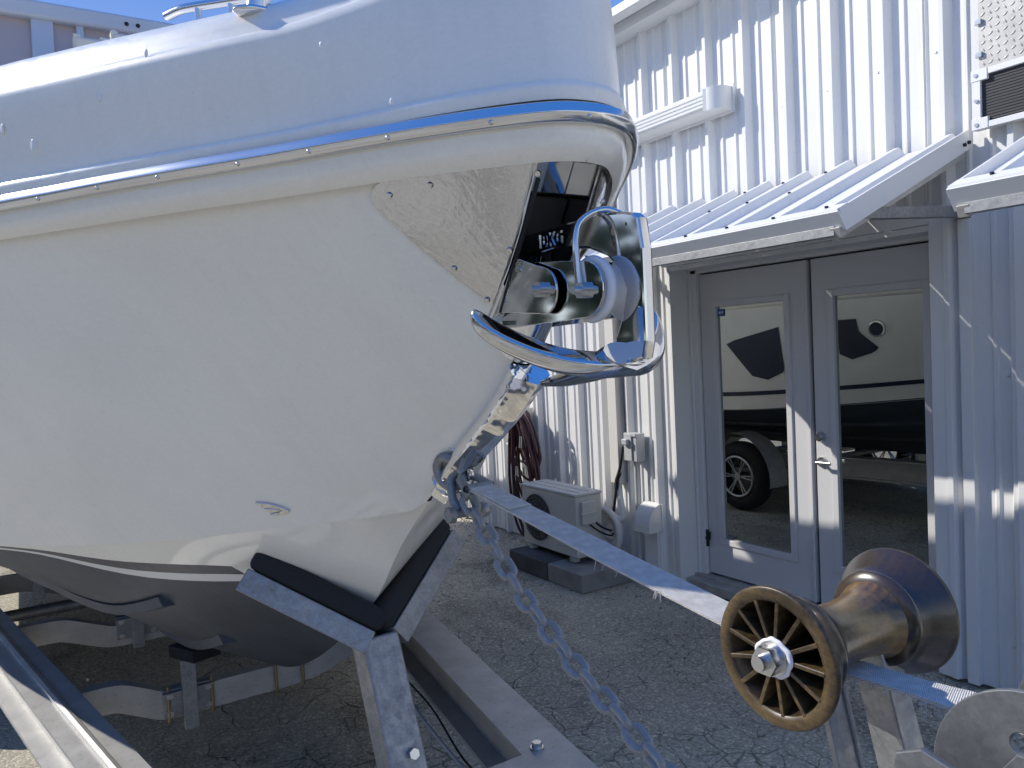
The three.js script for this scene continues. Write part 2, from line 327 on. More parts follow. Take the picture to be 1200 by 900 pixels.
// ------------------------------------------------------------------ metal building
const WX = 3.91, RIB = 0.044, PITCH = 0.303, Z0 = -2.05;          // pan plane, rib height, rib pitch, centre of one rib
const B = thing('metal_building', 'white ribbed metal building beside the boat with glass double door and eave trim', 'building', V(WX, 0, -3));
function ribProfile(za, zb) {                                    // [z, x] across the sheet
  const out = [], z = (c, h) => out.push([c, WX - h]);
  const k0 = Math.ceil((za - Z0) / PITCH - 0.5), k1 = Math.floor((zb - Z0) / PITCH + 0.5);
  z(za, 0);
  for (let k = k0 - 1; k <= k1 + 1; k++) {
    const c = Z0 + k * PITCH;
    for (const [d, h] of [[-0.036, 0], [-0.013, RIB], [0.013, RIB], [0.036, 0], [0.082, 0], [0.092, 0.010], [0.106, 0.010], [0.116, 0], [0.187, 0], [0.197, 0.010], [0.211, 0.010], [0.221, 0]]) {
      const q = c + d; if (q > za + 0.004 && q < zb - 0.004) z(q, h);
    }
  }
  z(zb, 0); return out;
}
function sheet(za, zb, ya, yb) {
  const p = ribProfile(za, zb), n = 2;
  const rows = []; for (let i = 0; i < n; i++) rows.push(p.map(([z, x]) => V(x, lerp(ya, yb, i / (n - 1)), z)));
  return grid(rows, 20);
}
const WTOP = 4.02, DZ0 = -3.99, DZ1 = -2.14, DTOP = 2.30;
const edges = []; for (let z = Z0 - 0.1 - 3 * PITCH * 13; z < 6; z += 3 * PITCH) edges.push(z);
for (let i = 0; i < edges.length - 1; i++) {
  const a = edges[i], b = edges[i + 1];
  if (b <= DZ0 || a >= DZ1) part('wall_panel', sheet(a, b, 0.02, WTOP), M.wall, B);
  else {
    if (a < DZ0) part('wall_panel', sheet(a, DZ0, 0.02, DTOP), M.wall, B);
    if (b > DZ1) part('wall_panel', sheet(DZ1, b, 0.02, DTOP), M.wall, B);
    part('wall_panel', sheet(a, b, DTOP, WTOP), M.wall, B);
  }
}
// screws with round washers on the sheets
{
  const heads = [];
  for (const y of [0.25, 1.55, 3.15]) for (let k = -30; k < 20; k++) {
    const z = Z0 + k * PITCH - 0.045; if (z > DZ0 - 0.05 && z < DZ1 + 0.1 && y < 2.3) continue;
    heads.push(new THREE.SphereGeometry(0.007, 8, 5).scale(0.6, 1, 1).translate(WX - 0.002, y, z));
  }
  const o = part('screw', heads, M.bolt, B); o.userData.kind = 'stuff';
}
part('eave_trim', [box(3.752, WX + 0.02, 4.0, 4.07, -14, 6), box(3.76, 3.80, 4.07, 4.09, -14, 6)], M.trim, B);
part('roof_edge', [box(3.60, 3.70, 4.045, 4.105, -14, 6, 0.004), box(3.70, WX + 0.02, 4.075, 4.10, -14, 6)], M.trim, B);
part('roof', (() => { const g = box(0, 8.5, 0, 0.04, -14, 6); g.applyMatrix4(new THREE.Matrix4().makeRotationZ(0.12)); return g.translate(3.70, 4.11, 0); })(), M.wall, B);
part('end_wall', [box(WX, 12, 0, 4.0, -14.04, -14), box(WX, 12, 0, 4.0, 6, 6.04), box(11.96, 12, 0, 4.0, -14, 6)], M.wall, B);
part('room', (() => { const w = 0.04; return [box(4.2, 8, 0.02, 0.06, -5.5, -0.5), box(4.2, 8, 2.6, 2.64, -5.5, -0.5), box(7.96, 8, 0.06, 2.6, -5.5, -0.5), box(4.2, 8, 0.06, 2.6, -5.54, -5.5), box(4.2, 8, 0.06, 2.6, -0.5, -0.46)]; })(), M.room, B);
// door surround: reveals, head, casing
part('door_casing', [
  box(3.885, 4.2, 0.02, DTOP, DZ0 - 0.012, DZ0 + 0.012), box(3.90, 4.2, 0.02, DTOP, DZ1, DZ1 + 0.02),
  box(3.885, 4.2, DTOP - 0.02, DTOP + 0.01, DZ0, DZ1),
  box(3.872, 3.905, 0.02, 2.40, DZ1 + 0.004, DZ1 + 0.075, 0.003), box(3.885, 3.91, 0.02, 2.40, DZ1 + 0.078, DZ1 + 0.115),
  box(3.868, 3.905, 0.02, 2.40, DZ1 + 0.15, DZ1 + 0.205, 0.003),
  box(3.868, 3.91, DTOP + 0.012, DTOP + 0.11, DZ0 - 0.05, DZ1 + 0.02, 0.003),
], M.trim, B);

// ------------------------------------------------------------------ double door
{
  const X = 4.10, D = thing('double_door', 'pale grey double door with tall glass panes under the awning', 'door', V(X, 0.1, -3));
  part('door_frame', [box(X - 0.03, X + 0.09, 0.1, 2.28, DZ0 + 0.014, -3.908), box(X - 0.045, X - 0.028, 0.1, 2.28, DZ0 + 0.014, -3.955, 0.003), box(X - 0.03, X + 0.09, 2.258, 2.28, DZ0 + 0.014, DZ1), box(X - 0.03, X + 0.09, 0.1, 2.28, DZ1 + 0.015 - 0.05, DZ1 - 0.004)], M.trim, D);
  part('threshold', [box(3.93, 4.2, 0.02, 0.085, DZ0 + 0.014, DZ1 - 0.002, 0.004), box(4.02, 4.16, 0.085, 0.10, DZ0 + 0.014, DZ1 - 0.002)], M.alu, D);
  part('weather_strip', [box(X + 0.035, X + 0.085, 0.1, 2.258, -3.908, -2.15)], M.gasket, D).visible = true;
  function leaf(z0, z1, g0, g1) {
    const y0 = 0.112, y1 = 2.246, gy0 = 0.345, gy1 = 2.045;
    const o = part('door_leaf', [box(X, X + 0.034, y0, y1, z0, g0), box(X, X + 0.034, y0, y1, g1, z1), box(X, X + 0.034, y0, gy0, g0, g1), box(X, X + 0.034, gy1, y1, g0, g1)], M.door, D);
    const t = 0.034, fr = [];
    for (const [a, b, c, d] of [[g0 - 0.008, g0 + t, gy0 - 0.008, gy1 + 0.008], [g1 - t, g1 + 0.008, gy0 - 0.008, gy1 + 0.008]]) fr.push(box(X - 0.012, X + 0.02, c, d, a, b, 0.004));
    for (const [c, d] of [[gy0 - 0.008, gy0 + t], [gy1 - t, gy1 + 0.008]]) fr.push(box(X - 0.012, X + 0.02, c, d, g0 + t, g1 - t, 0.004));
    const f = part('glazing_trim', fr, M.door, o); f.position.set(0, 0, 0);
    const pane = part('glass_pane', new THREE.PlaneGeometry(g1 - g0 - 2 * t, gy1 - gy0 - 2 * t).rotateY(-Math.PI / 2).translate(X + 0.012, (gy0 + gy1) / 2, (g0 + g1) / 2), M.glass, o); pane.position.set(0, 0, 0);
    return o;
  }
  leaf(-3.900, -3.018, -3.785, -3.155);
  const R = leaf(-2.985, -2.165, -2.868, -2.262);
  const A = part('astragal', box(X - 0.014, X + 0.03, 0.112, 2.246, -3.030, -3.010, 0.004), M.door, D);
  const hz = -2.945;
  part('deadbolt', [cyl(V(X, 1.16, hz), V(X - 0.028, 1.16, hz), 0.032, 0.027, 28), cyl(V(X - 0.028, 1.16, hz), V(X - 0.042, 1.16, hz), 0.017, 0.017, 20)], M.bolt, D);
  part('lever_handle', [cyl(V(X, 1.005, hz), V(X - 0.012, 1.005, hz), 0.033, 0.031, 28), cyl(V(X - 0.01, 1.005, hz), V(X - 0.055, 1.005, hz), 0.011, 0.011, 16), bar(V(X - 0.055, 1.005, hz - 0.012), V(X - 0.06, 1.008, hz + 0.10), 0.014, 0.02, V(0, 1, 0), 0.006)], M.bolt, D);
  part('hinge', [cyl(V(X - 0.012, 0.30, -3.905), V(X - 0.012, 0.42, -3.905), 0.012, 0.012, 10), cyl(V(X - 0.022, 0.355, -3.895), V(X - 0.01, 0.405, -3.885), 0.02, 0.012, 6)], M.black, D);
  // small round blue alarm sticker in the corner of the pane
  const st = part('window_sticker', box(X + 0.006, X + 0.0075, 1.945, 1.995, -3.748, -3.688, 0.0005), M.sticker, D);
  const font = await new FontLoader().loadAsync('fonts/droid/droid_sans_bold.typeface.json');
  const tg = new TextGeometry('ADT', { font, size: 0.016, depth: 0.0008, curveSegments: 4 }).rotateY(-Math.PI / 2).translate(X + 0.0062, 1.962, -3.738);
  const tm = part('lettering', tg, M.white, st); tm.position.set(0, 0, 0);
}

// ------------------------------------------------------------------ awnings
function awning(za, zb, label, nb) {
  const W0 = V(3.872, 2.685, 0), F0 = V(2.86, 2.262, 0);           // wall line and front line of the sheet
  const A = thing('door_awning', label, 'awning', V(3.88, 2.6, (za + zb) / 2), 'metal awnings on the building wall');
  const dir = F0.clone().sub(W0), nrm = V(-dir.y, dir.x, 0).normalize(); if (nrm.y < 0) nrm.negate();
  const n = Math.max(2, Math.round((zb - za) / 0.82));
  for (let i = 0; i < n; i++) {
    const a = lerp(za, zb, i / n) + 0.002, b = lerp(za, zb, (i + 1) / n) - 0.002, prof = [[a, 0]];
    const first = Math.ceil((a - za) / 0.27);
    for (let k = first - 1; k < first + 6; k++) for (const [d, h] of [[-0.036, 0], [-0.014, 0.042], [0.014, 0.042], [0.036, 0]]) {
      const q = za + 0.13 + k * 0.27 + d; if (q > a + 0.003 && q < b - 0.003) prof.push([q, h]);
    }
    prof.push([b, 0]);
    const rows = [W0, F0].map((e) => prof.map(([z, h]) => V(e.x, e.y, z).addScaledVector(nrm, h)));
    part('roof_panel', grid(rows, 20), M.wall, A);
  }
  // front cap: an angle over the sheet's edge
  part('front_fascia', [bar(V(2.862, 2.252, za - 0.004), V(2.862, 2.252, zb + 0.004), 0.012, 0.094, V(-0.60, 0.80, 0)), bar(V(2.838, 2.292, za), V(2.838, 2.292, zb), 0.01, 0.01), (() => { const g = box(0, 0.075, 0, 0.004, za, zb); g.rotateZ(Math.atan2(-dir.y, -dir.x)); return g.translate(2.836, 2.294, 0); })()], M.trim, A);
  for (const [z, s] of [[za, -1], [zb, 1]]) {
    const poly = [[2.842, 2.298], [2.886, 2.212], [3.868, 2.634], [3.868, 2.727]];
    const sh = new THREE.Shape(poly.map(([x, y]) => new THREE.Vector2(x, y)));
    part('side_fascia', new THREE.ExtrudeGeometry(sh, { depth: 0.01, bevelEnabled: false }).translate(0, 0, z - (s > 0 ? 0.008 : 0.002)), M.trim, A);
    const iz = z - s * 0.035;
    part('rafter', bar(V(2.87, 2.205, iz), V(3.86, 2.62, iz), 0.045, 0.045), M.alu, A);
    part('support_arm', bar(V(2.98, 2.29, iz), V(3.868, 2.344, iz), 0.05, 0.05), M.galv, A);
    part('arm_plate', box(3.862, 3.874, 2.31, 2.378, iz - 0.035, iz + 0.035), M.galv, A);
  }
  part('front_beam', bar(V(2.885, 2.215, za + 0.04), V(2.885, 2.215, zb - 0.04), 0.04, 0.04), M.galv, A);
  const sc = (q) => part('screw', new THREE.CylinderGeometry(0.008, 0.008, 0.008, 8).translate(q.x, q.y, q.z), M.black, A);
  for (let z = za + 0.13; z < zb; z += 0.27) { const q = V(F0.x, F0.y, z).addScaledVector(dir, -0.035).addScaledVector(nrm, 0.047); sc(q); }
  for (let k = 0; k < 6; k++) { const z = za + 0.13 + (nb + (k % 3)) * 0.27; const q = V(F0.x, F0.y, z).addScaledVector(dir, k < 3 ? -0.5 : -0.8).addScaledVector(nrm, 0.045); sc(q); }
  for (const dx of [0.02, 0.06]) part('bolt', cyl(V(3.80 + dx, 2.64 + dx * 0.4, zb + 0.002), V(3.80 + dx, 2.64 + dx * 0.4, zb + 0.012), 0.009, 0.009, 8), M.black, A);
  return A;
}
awning(-4.30, -1.93, 'white ribbed metal awning above the glass double door', 4);
awning(-1.49, 0.75, 'white metal awning cut by the right edge under the black panel', 0);

// ------------------------------------------------------------------ things on the wall
{ // linear wall lamp, unlit
  const L = thing('wall_light', 'long white ribbed wall lamp under the eave, unlit', 'wall lamp', V(3.85, 3.3, -4));
  const z0 = -5.0, z1 = -3.46;
  const prof = []; const top = 3.37, bot = 3.225, x0 = 3.875, x1 = 3.745;
  prof.push([x0, bot], [x1 + 0.045, bot + 0.004], [x1 + 0.012, bot + 0.02]);
  for (let k = 0; k < 4; k++) { const y = bot + 0.034 + k * 0.024; prof.push([x1 + 0.006, y - 0.004], [x1, y], [x1, y + 0.013], [x1 + 0.006, y + 0.017]); }
  prof.push([x1 + 0.014, top - 0.006], [x1 + 0.04, top], [x0, top]);
  const rows = [z0, z1].map((z) => prof.map(([x, y]) => V(x, y, z)));
  part('lens', grid(rows, 20), M.fix, L);
  part('end_cap', [(() => { const s = new THREE.Shape(); s.moveTo(0, 0); s.lineTo(0.135, 0); s.lineTo(0.128, 0.02); s.absarc(0.040, 0.025, 0.088, 0, Math.PI / 2, false); s.lineTo(0, 0.113); s.closePath(); return new THREE.ExtrudeGeometry(s, { depth: 0.136, bevelEnabled: true, bevelSize: 0.004, bevelThickness: 0.004, bevelSegments: 2, curveSegments: 16 }).applyMatrix4(new THREE.Matrix4().makeBasis(V(-1, 0, 0), V(0, 0, 1), V(0, 1, 0))).translate(3.876, 3.230, -3.465); })()], M.fix, L);
  part('back_plate', [box(3.868, 3.882, 3.21, 3.385, z0, -3.335)], M.trim, L);
}
solo('line_cover', [box(3.82, 3.905, 0.71, 3.98, -4.64, -4.535, 0.006)], M.cover, 'beige square line cover running down the wall above the outdoor air unit', 'pipe cover');
{
  const D = thing('disconnect_box', 'grey electrical switch box on the wall beside the beige line cover', 'electrical box', V(3.85, 1.0, -4.36));
  part('body', [box(3.80, 3.885, 0.905, 1.115, -4.425, -4.30, 0.006)], M.pvc, D);
  part('lid', [box(3.788, 3.80, 0.91, 1.112, -4.43, -4.345, 0.004), box(3.79, 3.81, 1.095, 1.118, -4.43, -4.30, 0.003)], M.pvc, D);
  part('switch', [box(3.758, 3.79, 1.03, 1.075, -4.425, -4.365, 0.008)], M.pvc, D);
  part('conduit', [cyl(V(3.85, 0.02, -4.37), V(3.85, 0.91, -4.37), 0.017, 0.017, 14)], M.pvc, D);
}
{
  const H = thing('vent_hood', 'white rounded vent hood low on the wall left of the door', 'vent', V(3.88, 0.5, -4.25));
  const s = new THREE.Shape(); s.moveTo(0, 0); s.lineTo(0.13, 0); s.lineTo(0.13, 0.05); s.quadraticCurveTo(0.12, 0.17, 0.02, 0.2); s.lineTo(0, 0.2); s.closePath();
  part('hood', new THREE.ExtrudeGeometry(s, { depth: 0.16, bevelEnabled: true, bevelSize: 0.003, bevelThickness: 0.003, bevelSegments: 2 }).applyMatrix4(new THREE.Matrix4().makeBasis(V(-1, 0, 0), V(0, 1, 0), V(0, 0, -1))).translate(3.885, 0.40, -4.15), M.foam, H);
  part('flange', [box(3.872, 3.886, 0.39, 0.60, -4.335, -4.135, 0.003)], M.trim, H);
  part('lower_cover', [box(3.85, 3.885, 0.10, 0.40, -4.31, -4.17, 0.004)], M.trim, H);
}
{
  const P = thing('diamond_plate_sheet', 'light metal sheet with raised diamond tread pattern above the black wall panel', 'metal sheet', V(3.86, 3.2, -1.4));
  part('sheet', box(3.857, 3.863, 2.985, 3.42, -1.87, -0.9), M.alu, P);
  const t = []; for (let i = 0; i < 30; i++) for (let j = 0; j < 13; j++) { const s = (i + j) % 2 ? 1 : -1; const g = new THREE.SphereGeometry(0.5, 8, 4).scale(0.006, 0.026, 0.008).rotateX(s * 0.785 + 0.2).translate(3.857, 3.005 + j * 0.032, -1.85 + i * 0.032); t.push(g); }
  const tr = part('tread', t, M.alu, P); tr.userData.kind = 'stuff';
  for (const [y, z] of [[3.05, -1.862], [3.2, -1.862], [3.36, -1.862], [3.0, -1.6]]) part('clip', box(3.844, 3.872, y - 0.012, y + 0.012, z - 0.02, z + 0.01, 0.003), M.bolt, P);
}
{
  const P = thing('black_wall_panel', 'black panel in a white metal frame on the wall at the right edge', 'panel', V(3.85, 2.85, -1.4));
  const z0 = -1.89, z1 = -0.9, y0 = 2.705, y1 = 2.975;
  part('panel', box(3.842, 3.87, y0 + 0.02, y1 - 0.02, z0 + 0.03, z1), M.panelBlack, P);
  part('frame', [box(3.825, 3.872, y0, y1, z0, z0 + 0.038, 0.002), box(3.825, 3.872, y1 - 0.028, y1, z0 + 0.04, z1, 0.002), box(3.825, 3.872, y0, y0 + 0.028, z0 + 0.04, z1, 0.002), box(3.822, 3.845, y1 - 0.05, y1 + 0.002, z0 - 0.002, z0 + 0.07, 0.002), box(3.822, 3.845, y0 - 0.002, y0 + 0.05, z0 - 0.002, z0 + 0.07, 0.002)], M.white, P);
  for (let k = 0; k < 16; k++) part('slat', box(3.8395, 3.844, y0 + 0.035 + k * 0.0132, y0 + 0.043 + k * 0.0132, z0 + 0.038, z1), M.panelBlack, P);
  for (const [y, z] of [[y1 - 0.024, z0 + 0.02], [y0 + 0.02, z0 + 0.02], [y0 + 0.13, z0 + 0.02], [y1 - 0.012, z0 + 0.34]]) part('screw', cyl(V(3.826, y, z), V(3.818, y, z), 0.009, 0.009, 8), M.bolt, P);
}
solo('corner_trim', [box(3.85, 3.905, 0.02, 2.45, -1.735, -1.66, 0.003)], M.trim, 'white vertical trim strip on the wall at the right edge', 'trim');

// outdoor air unit
{
  const A = thing('outdoor_air_unit', 'beige grey outdoor air conditioning unit on the pad below the hose', 'air conditioner', V(3.54, 0.15, -4.94));
  const x0 = 3.42, x1 = 3.67, z0 = -5.31, z1 = -4.58, y0 = 0.19, y1 = 0.68;
  part('cabinet', [box(x0, x1, y0, y1 - 0.022, z0, z1, 0.012)], M.acCase, A);
  part('top_cover', [box(x0 - 0.006, x1 + 0.006, y1 - 0.024, y1, z0 - 0.006, z1 + 0.006, 0.01), box(x0 + 0.06, x0 + 0.075, y1, y1 + 0.004, z0 + 0.03, z1 - 0.03), box(x0 + 0.15, x0 + 0.165, y1, y1 + 0.004, z0 + 0.03, z1 - 0.03)], M.acCase, A);
  const cz = -5.09, cy = 0.43, R = 0.185;
  part('fan_opening', cyl(V(x0 - 0.002, cy, cz), V(x0 - 0.004, cy, cz), R, R, 40), M.panelBlack, A);
  const gr = []; for (let k = 1; k <= 7; k++) gr.push(new THREE.TorusGeometry(R * k / 7, 0.0035, 5, 40).rotateY(Math.PI / 2).translate(x0 - 0.01, cy, cz));
  for (let k = 0; k < 10; k++) { const a = k * Math.PI / 10; gr.push(cyl(V(x0 - 0.011, cy + Math.sin(a) * R, cz + Math.cos(a) * R), V(x0 - 0.011, cy - Math.sin(a) * R, cz - Math.cos(a) * R), 0.003, 0.003, 5)); }
  part('fan_grille', gr, M.grille, A);
  const lv = []; for (let k = 0; k < 5; k++) lv.push(box(x0 - 0.006, x0 + 0.002, 0.26 + k * 0.035, 0.275 + k * 0.035, -4.80, -4.64, 0.003));
  part('louvre', lv, M.acCase, A);
  part('valve_cover', [box(x0 + 0.04, x0 + 0.17, 0.44, 0.62, z1 - 0.005, z1 + 0.03, 0.012), box(x0 + 0.03, x0 + 0.18, 0.52, 0.535, z1, z1 + 0.042, 0.006)], M.acCase, A);
  part('handle', [box(x0 + 0.03, x0 + 0.2, 0.25, 0.29, z1 - 0.002, z1 + 0.008, 0.004)], M.acCase, A);
  for (const [x, z] of [[x0 + 0.04, z0 + 0.08], [x1 - 0.04, z0 + 0.08], [x0 + 0.04, z1 - 0.09], [x1 - 0.04, z1 - 0.09]]) part('foot', box(x - 0.03, x + 0.03, 0.146, 0.19, z - 0.03, z + 0.03, 0.008), M.pvc, A);
  part('pipe', [tube([V(3.58, 0.46, z1), V(3.62, 0.41, -4.52), V(3.68, 0.38, -4.5), V(3.74, 0.36, -4.56)], 0.008, 24, 6), tube([V(3.54, 0.44, z1), V(3.6, 0.38, -4.53), V(3.68, 0.34, -4.5), V(3.74, 0.34, -4.54)], 0.007, 24, 6)], M.black, A);
}
solo('concrete_pad', [box(3.29, 3.84, 0, 0.142, -4.80, -4.37, 0.012)], M.conc, 'grey concrete pad block under the near end of the outdoor air unit', 'pad');
solo('concrete_pad', [box(3.285, 3.84, 0, 0.145, -5.34, -4.805, 0.012)], M.concDark, 'dark stained pad block under the far end of the outdoor air unit', 'pad');
{ // coil of white insulated pipe
  const pts = []; for (let i = 0; i <= 130; i++) { const a = i / 130 * Math.PI * 2 * 3.3, r = 0.06 + 0.030 * (a / (Math.PI * 2)); pts.push(V(3.80 - 0.018 * Math.sin(a * 0.7) - i * 0.0004, 0.35 + Math.sin(a) * r * 1.05, -4.62 + Math.cos(a) * r)); }
  pts.push(V(3.80, 0.45, -4.50), V(3.83, 0.62, -4.55), V(3.85, 0.72, -4.58));
  solo('insulated_pipe', tube(pts, 0.024, 320, 10), M.foam, 'coil of white insulated pipe hanging beside the outdoor air unit', 'pipe coil');
}
solo('black_cable', [tube([V(3.84, 1.0, -4.5), V(3.82, 0.85, -4.52), V(3.81, 0.74, -4.555), V(3.80, 0.6, -4.57), V(3.80, 0.48, -4.60)], 0.011, 40, 8), tube([V(3.82, 0.8, -4.53), V(3.812, 0.74, -4.555), V(3.806, 0.67, -4.562)], 0.017, 16, 8)], M.black, 'short black cable dropping from the switch box to the pipe coil', 'cable');
{ // hose on its hanger
  const H = thing('hose_hanger', 'light metal hose hanger box fixed to the ribbed wall', 'hose hanger', V(3.85, 1.0, -5.88));
  part('box', [box(3.72, 3.88, 0.94, 1.25, -6.00, -5.76, 0.01)], M.alu, H);
  part('bracket', [bar(V(3.74, 0.94, -5.97), V(3.86, 0.1, -5.97), 0.02, 0.02), bar(V(3.74, 0.94, -5.77), V(3.86, 0.55, -5.77), 0.02, 0.02), bar(V(3.73, 0.92, -6.00), V(3.73, 0.92, -5.73), 0.02, 0.02)], M.trim, H);
  for (const z of [-5.92, -5.86, -5.80]) part('hook', new THREE.TorusGeometry(0.022, 0.005, 6, 16).translate(3.72, 0.89, z), M.bolt, H);
  const loops = [];
  seed = 77;
  for (let k = 0; k < 12; k++) {
    const pts = [], w = 0.14 + 0.06 * rnd(), top = 1.27 - 0.04 * rnd() - 0.008 * k, bot = k < 5 ? 0.55 + 0.3 * rnd() : 0.10 + 0.35 * rnd(), zc = -5.66 + (rnd() - 0.5) * 0.12, sk = (rnd() - 0.5) * 0.14;
    for (let i = 0; i < 20; i++) { const a = i / 20 * Math.PI * 2, yy = Math.sin(a) * 0.5 + 0.5, ww = w * (0.65 + 0.6 * (1 - yy)); pts.push(V(3.70 - 0.03 * (k % 4) + 0.05 * (1 - yy) + 0.01 * rnd(), lerp(bot, top, yy), zc + Math.cos(a) * ww + sk * (1 - yy))); }
    loops.push(tube(pts, 0.0125, 80, 8, true));
  }
  const hs = solo('garden_hose', loops, M.hose, 'maroon garden hose hanging in long loops on the wall hanger', 'hose');
  const nz = [cyl(V(3.60, 0.93, -5.57), V(3.60, 1.03, -5.56), 0.017, 0.013, 10), cyl(V(3.60, 0.70, -5.53), V(3.60, 0.76, -5.53), 0.02, 0.02, 10), cyl(V(3.60, 0.68, -5.65), V(3.60, 0.76, -5.65), 0.016, 0.012, 10)];
  for (const g of nz) { const c = new THREE.Mesh(boxUV(g), M.bolt); c.name = 'coupling'; hs.add(c); }
}

// ------------------------------------------------------------------ the boat
const XC = 0.75, NOSE = -0.921, YR = 2.14, STERN = -9.2;
const tabRail = [[0, 0], [0.002, 0.018], [0.011, 0.048], [0.05, 0.097], [0.15, 0.185], [0.269, 0.273], [0.409, 0.37], [0.557, 0.479], [0.729, 0.599], [0.828, 0.664], [0.925, 0.73], [1.3, 0.96], [1.9, 1.22], [2.7, 1.41], [4.0, 1.52], [8.4, 1.54]];
const railB = (a) => interp(tabRail, a);                          // half breadth at distance a aft of the nose
const railY = (z) => YR - 0.035 * smooth(1.2, 6, NOSE - z);
const tabKeel = [[-9.3, 0.54], [-5, 0.54], [-4, 0.545], [-3.3, 0.57], [-2.9, 0.645], [-2.66, 0.725], [-2.45, 0.82], [-2.3, 0.90], [-2.1, 1.02], [-1.9, 1.155], [-1.72, 1.33], [-1.5, 1.505], [-1.4, 1.585], [-1.19, 1.73], [-1.05, 1.88], [-0.985, 2.0], [-0.93, 2.115], [-0.921, 2.14]];
const keelY = (z) => interp(tabKeel, z);
const tabCh = [[1.54, 0.0], [1.64, 0.055], [1.756, 0.133], [1.867, 0.224], [1.993, 0.323], [2.18, 0.449], [2.415, 0.592], [2.705, 0.746], [3.25, 1.02], [3.8, 1.20], [4.5, 1.38], [5.5, 1.45], [9.3, 1.47]];
const tabChY = [[1.54, 1.455], [1.64, 1.43], [1.756, 1.41], [1.867, 1.39], [1.993, 1.37], [2.18, 1.34], [2.415, 1.31], [2.705, 1.28], [3.25, 1.24], [4.2, 1.15], [5.5, 1.06], [9.3, 1.02]];
function chine(z) { const a = -z; if (a < 1.541) return [0, keelY(z)]; return [interp(tabCh, a), Math.max(keelY(z) + 0.001, interp(tabChY, a))]; }
function sidePoint(z, t) {                                        // t 0 at chine/stem, 1 at rail -> [half breadth, y]
  const [cb, cy] = chine(z), rb = railB(NOSE - z), ry = railY(z), k = t + 0.10 * Math.sin(Math.PI * t) * smooth(1.1, 2.0, -z) * 0.5;
  const fl = Math.pow(t, 0.92);
  return [cb + (rb - cb) * lerp(fl, k, smooth(1.3, 2.2, -z)), lerp(cy, ry, t)];
}
const boat = thing('motor_boat', 'white motor boat with blunt flared bow resting on the trailer', 'boat', V(XC, 0.56, -5));
const zs = []; for (let i = 0; i <= 120; i++) { const s = i / 120; zs.push(NOSE - 0.0005 - (Math.abs(STERN) + NOSE) * Math.pow(s, 2.4)); }
const SLOT = 0.060;
for (const s of [-1, 1]) {
  // topsides, starting at the edge of the anchor slot near the stem
  const rows = [];
  for (const z of zs) {
    const row = [], ky = keelY(z);
    let t0 = 0;
    if (z > -1.105) { while (t0 < 0.999 && sidePoint(z, t0)[0] < SLOT) t0 += 0.002; }
    for (let j = 0; j <= 40; j++) { const t = lerp(Math.min(t0, 1), 1, j / 40), [b, y] = sidePoint(z, t); row.push(V(XC + s * b, y, z)); }
    rows.push(row);
  }
  part('hull_side', grid(rows), M.gel, boat);
  // bottom: share of the way from chine (0) to keel (1); the painted waterline climbs towards the chine going aft
  const wl = (z) => interp([[2.1, 0.30], [2.2, 0.22], [2.4, 0.12], [2.75, 0.02], [3.2, 0.0], [9, 0.0]], -z);
  const wd = (z) => lerp(1, 0.14, smooth(2.15, 2.85, -z));
  const strip = (za, q0, q1, m, name, n = 8) => {
    const rr = [];
    for (const z of zs.filter((z) => z <= za)) {
      const [cb, cy] = chine(z), ky = keelY(z), row = [];
      for (let j = 0; j <= n; j++) { const q = lerp(q0(z), q1(z), j / n), b = cb * (1 - q), bulge = 0.085 * Math.sin(Math.PI * q) * smooth(2.1, 2.8, -z) * (1 - 0.92 * smooth(2.65, 3.4, -z)); row.push(V(XC + s * (b + bulge * 0.4), lerp(cy, ky, q) - bulge * 0.6, z)); }
      rr.push(row);
    }
    if (rr.length > 1) return part(name, grid(rr), m, boat);
  };
  const zb = Math.max(...zs.filter((z) => z <= -2.1));
  // white paint: the band under the chine runs on aft in one piece, the rest of the forefoot ends at the bow stop
  strip(-1.52, () => 0, (z) => z >= zb ? 0.30 : wl(z), M.gel, 'chine_flat', 6);
  {
    const rr = [];
    for (const z of zs.filter((z) => z >= zb && z < -1.52)) { const [cb, cy] = chine(z), ky = keelY(z), row = []; for (let j = 0; j <= 8; j++) { const q = lerp(0.30, 1, j / 8); row.push(V(XC + s * cb * (1 - q), lerp(cy, ky, q), z)); } rr.push(row); }
    part('forefoot', grid(rr), M.gel, boat);
  }
  strip(zb, wl, (z) => wl(z) + 0.085 * wd(z), M.navy, 'boot_stripe', 4);
  strip(zb, (z) => wl(z) + 0.085 * wd(z), (z) => wl(z) + 0.155 * wd(z), M.stripe, 'white_stripe', 4);
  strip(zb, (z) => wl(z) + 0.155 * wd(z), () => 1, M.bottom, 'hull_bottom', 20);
  // spray strakes on the bottom
  for (const q of [0.36, 0.66]) {
    const path = zs.filter((z) => z < -2.35 - q * 0.3 && z > -8.8).map((z) => { const [cb, cy] = chine(z), ky = keelY(z), bulge = 0.085 * Math.sin(Math.PI * q) * smooth(2.1, 2.8, -z) * (1 - 0.92 * smooth(2.65, 3.4, -z)); return V(XC + s * (cb * (1 - q) + bulge * 0.4), lerp(cy, ky, q) - bulge * 0.6, z); });
    part('spray_strake', sweep(path, [[-0.03, 0.02], [-0.022, -0.018], [0.022, -0.012], [0.03, 0.02]]), M.bottom, boat);
  }
}
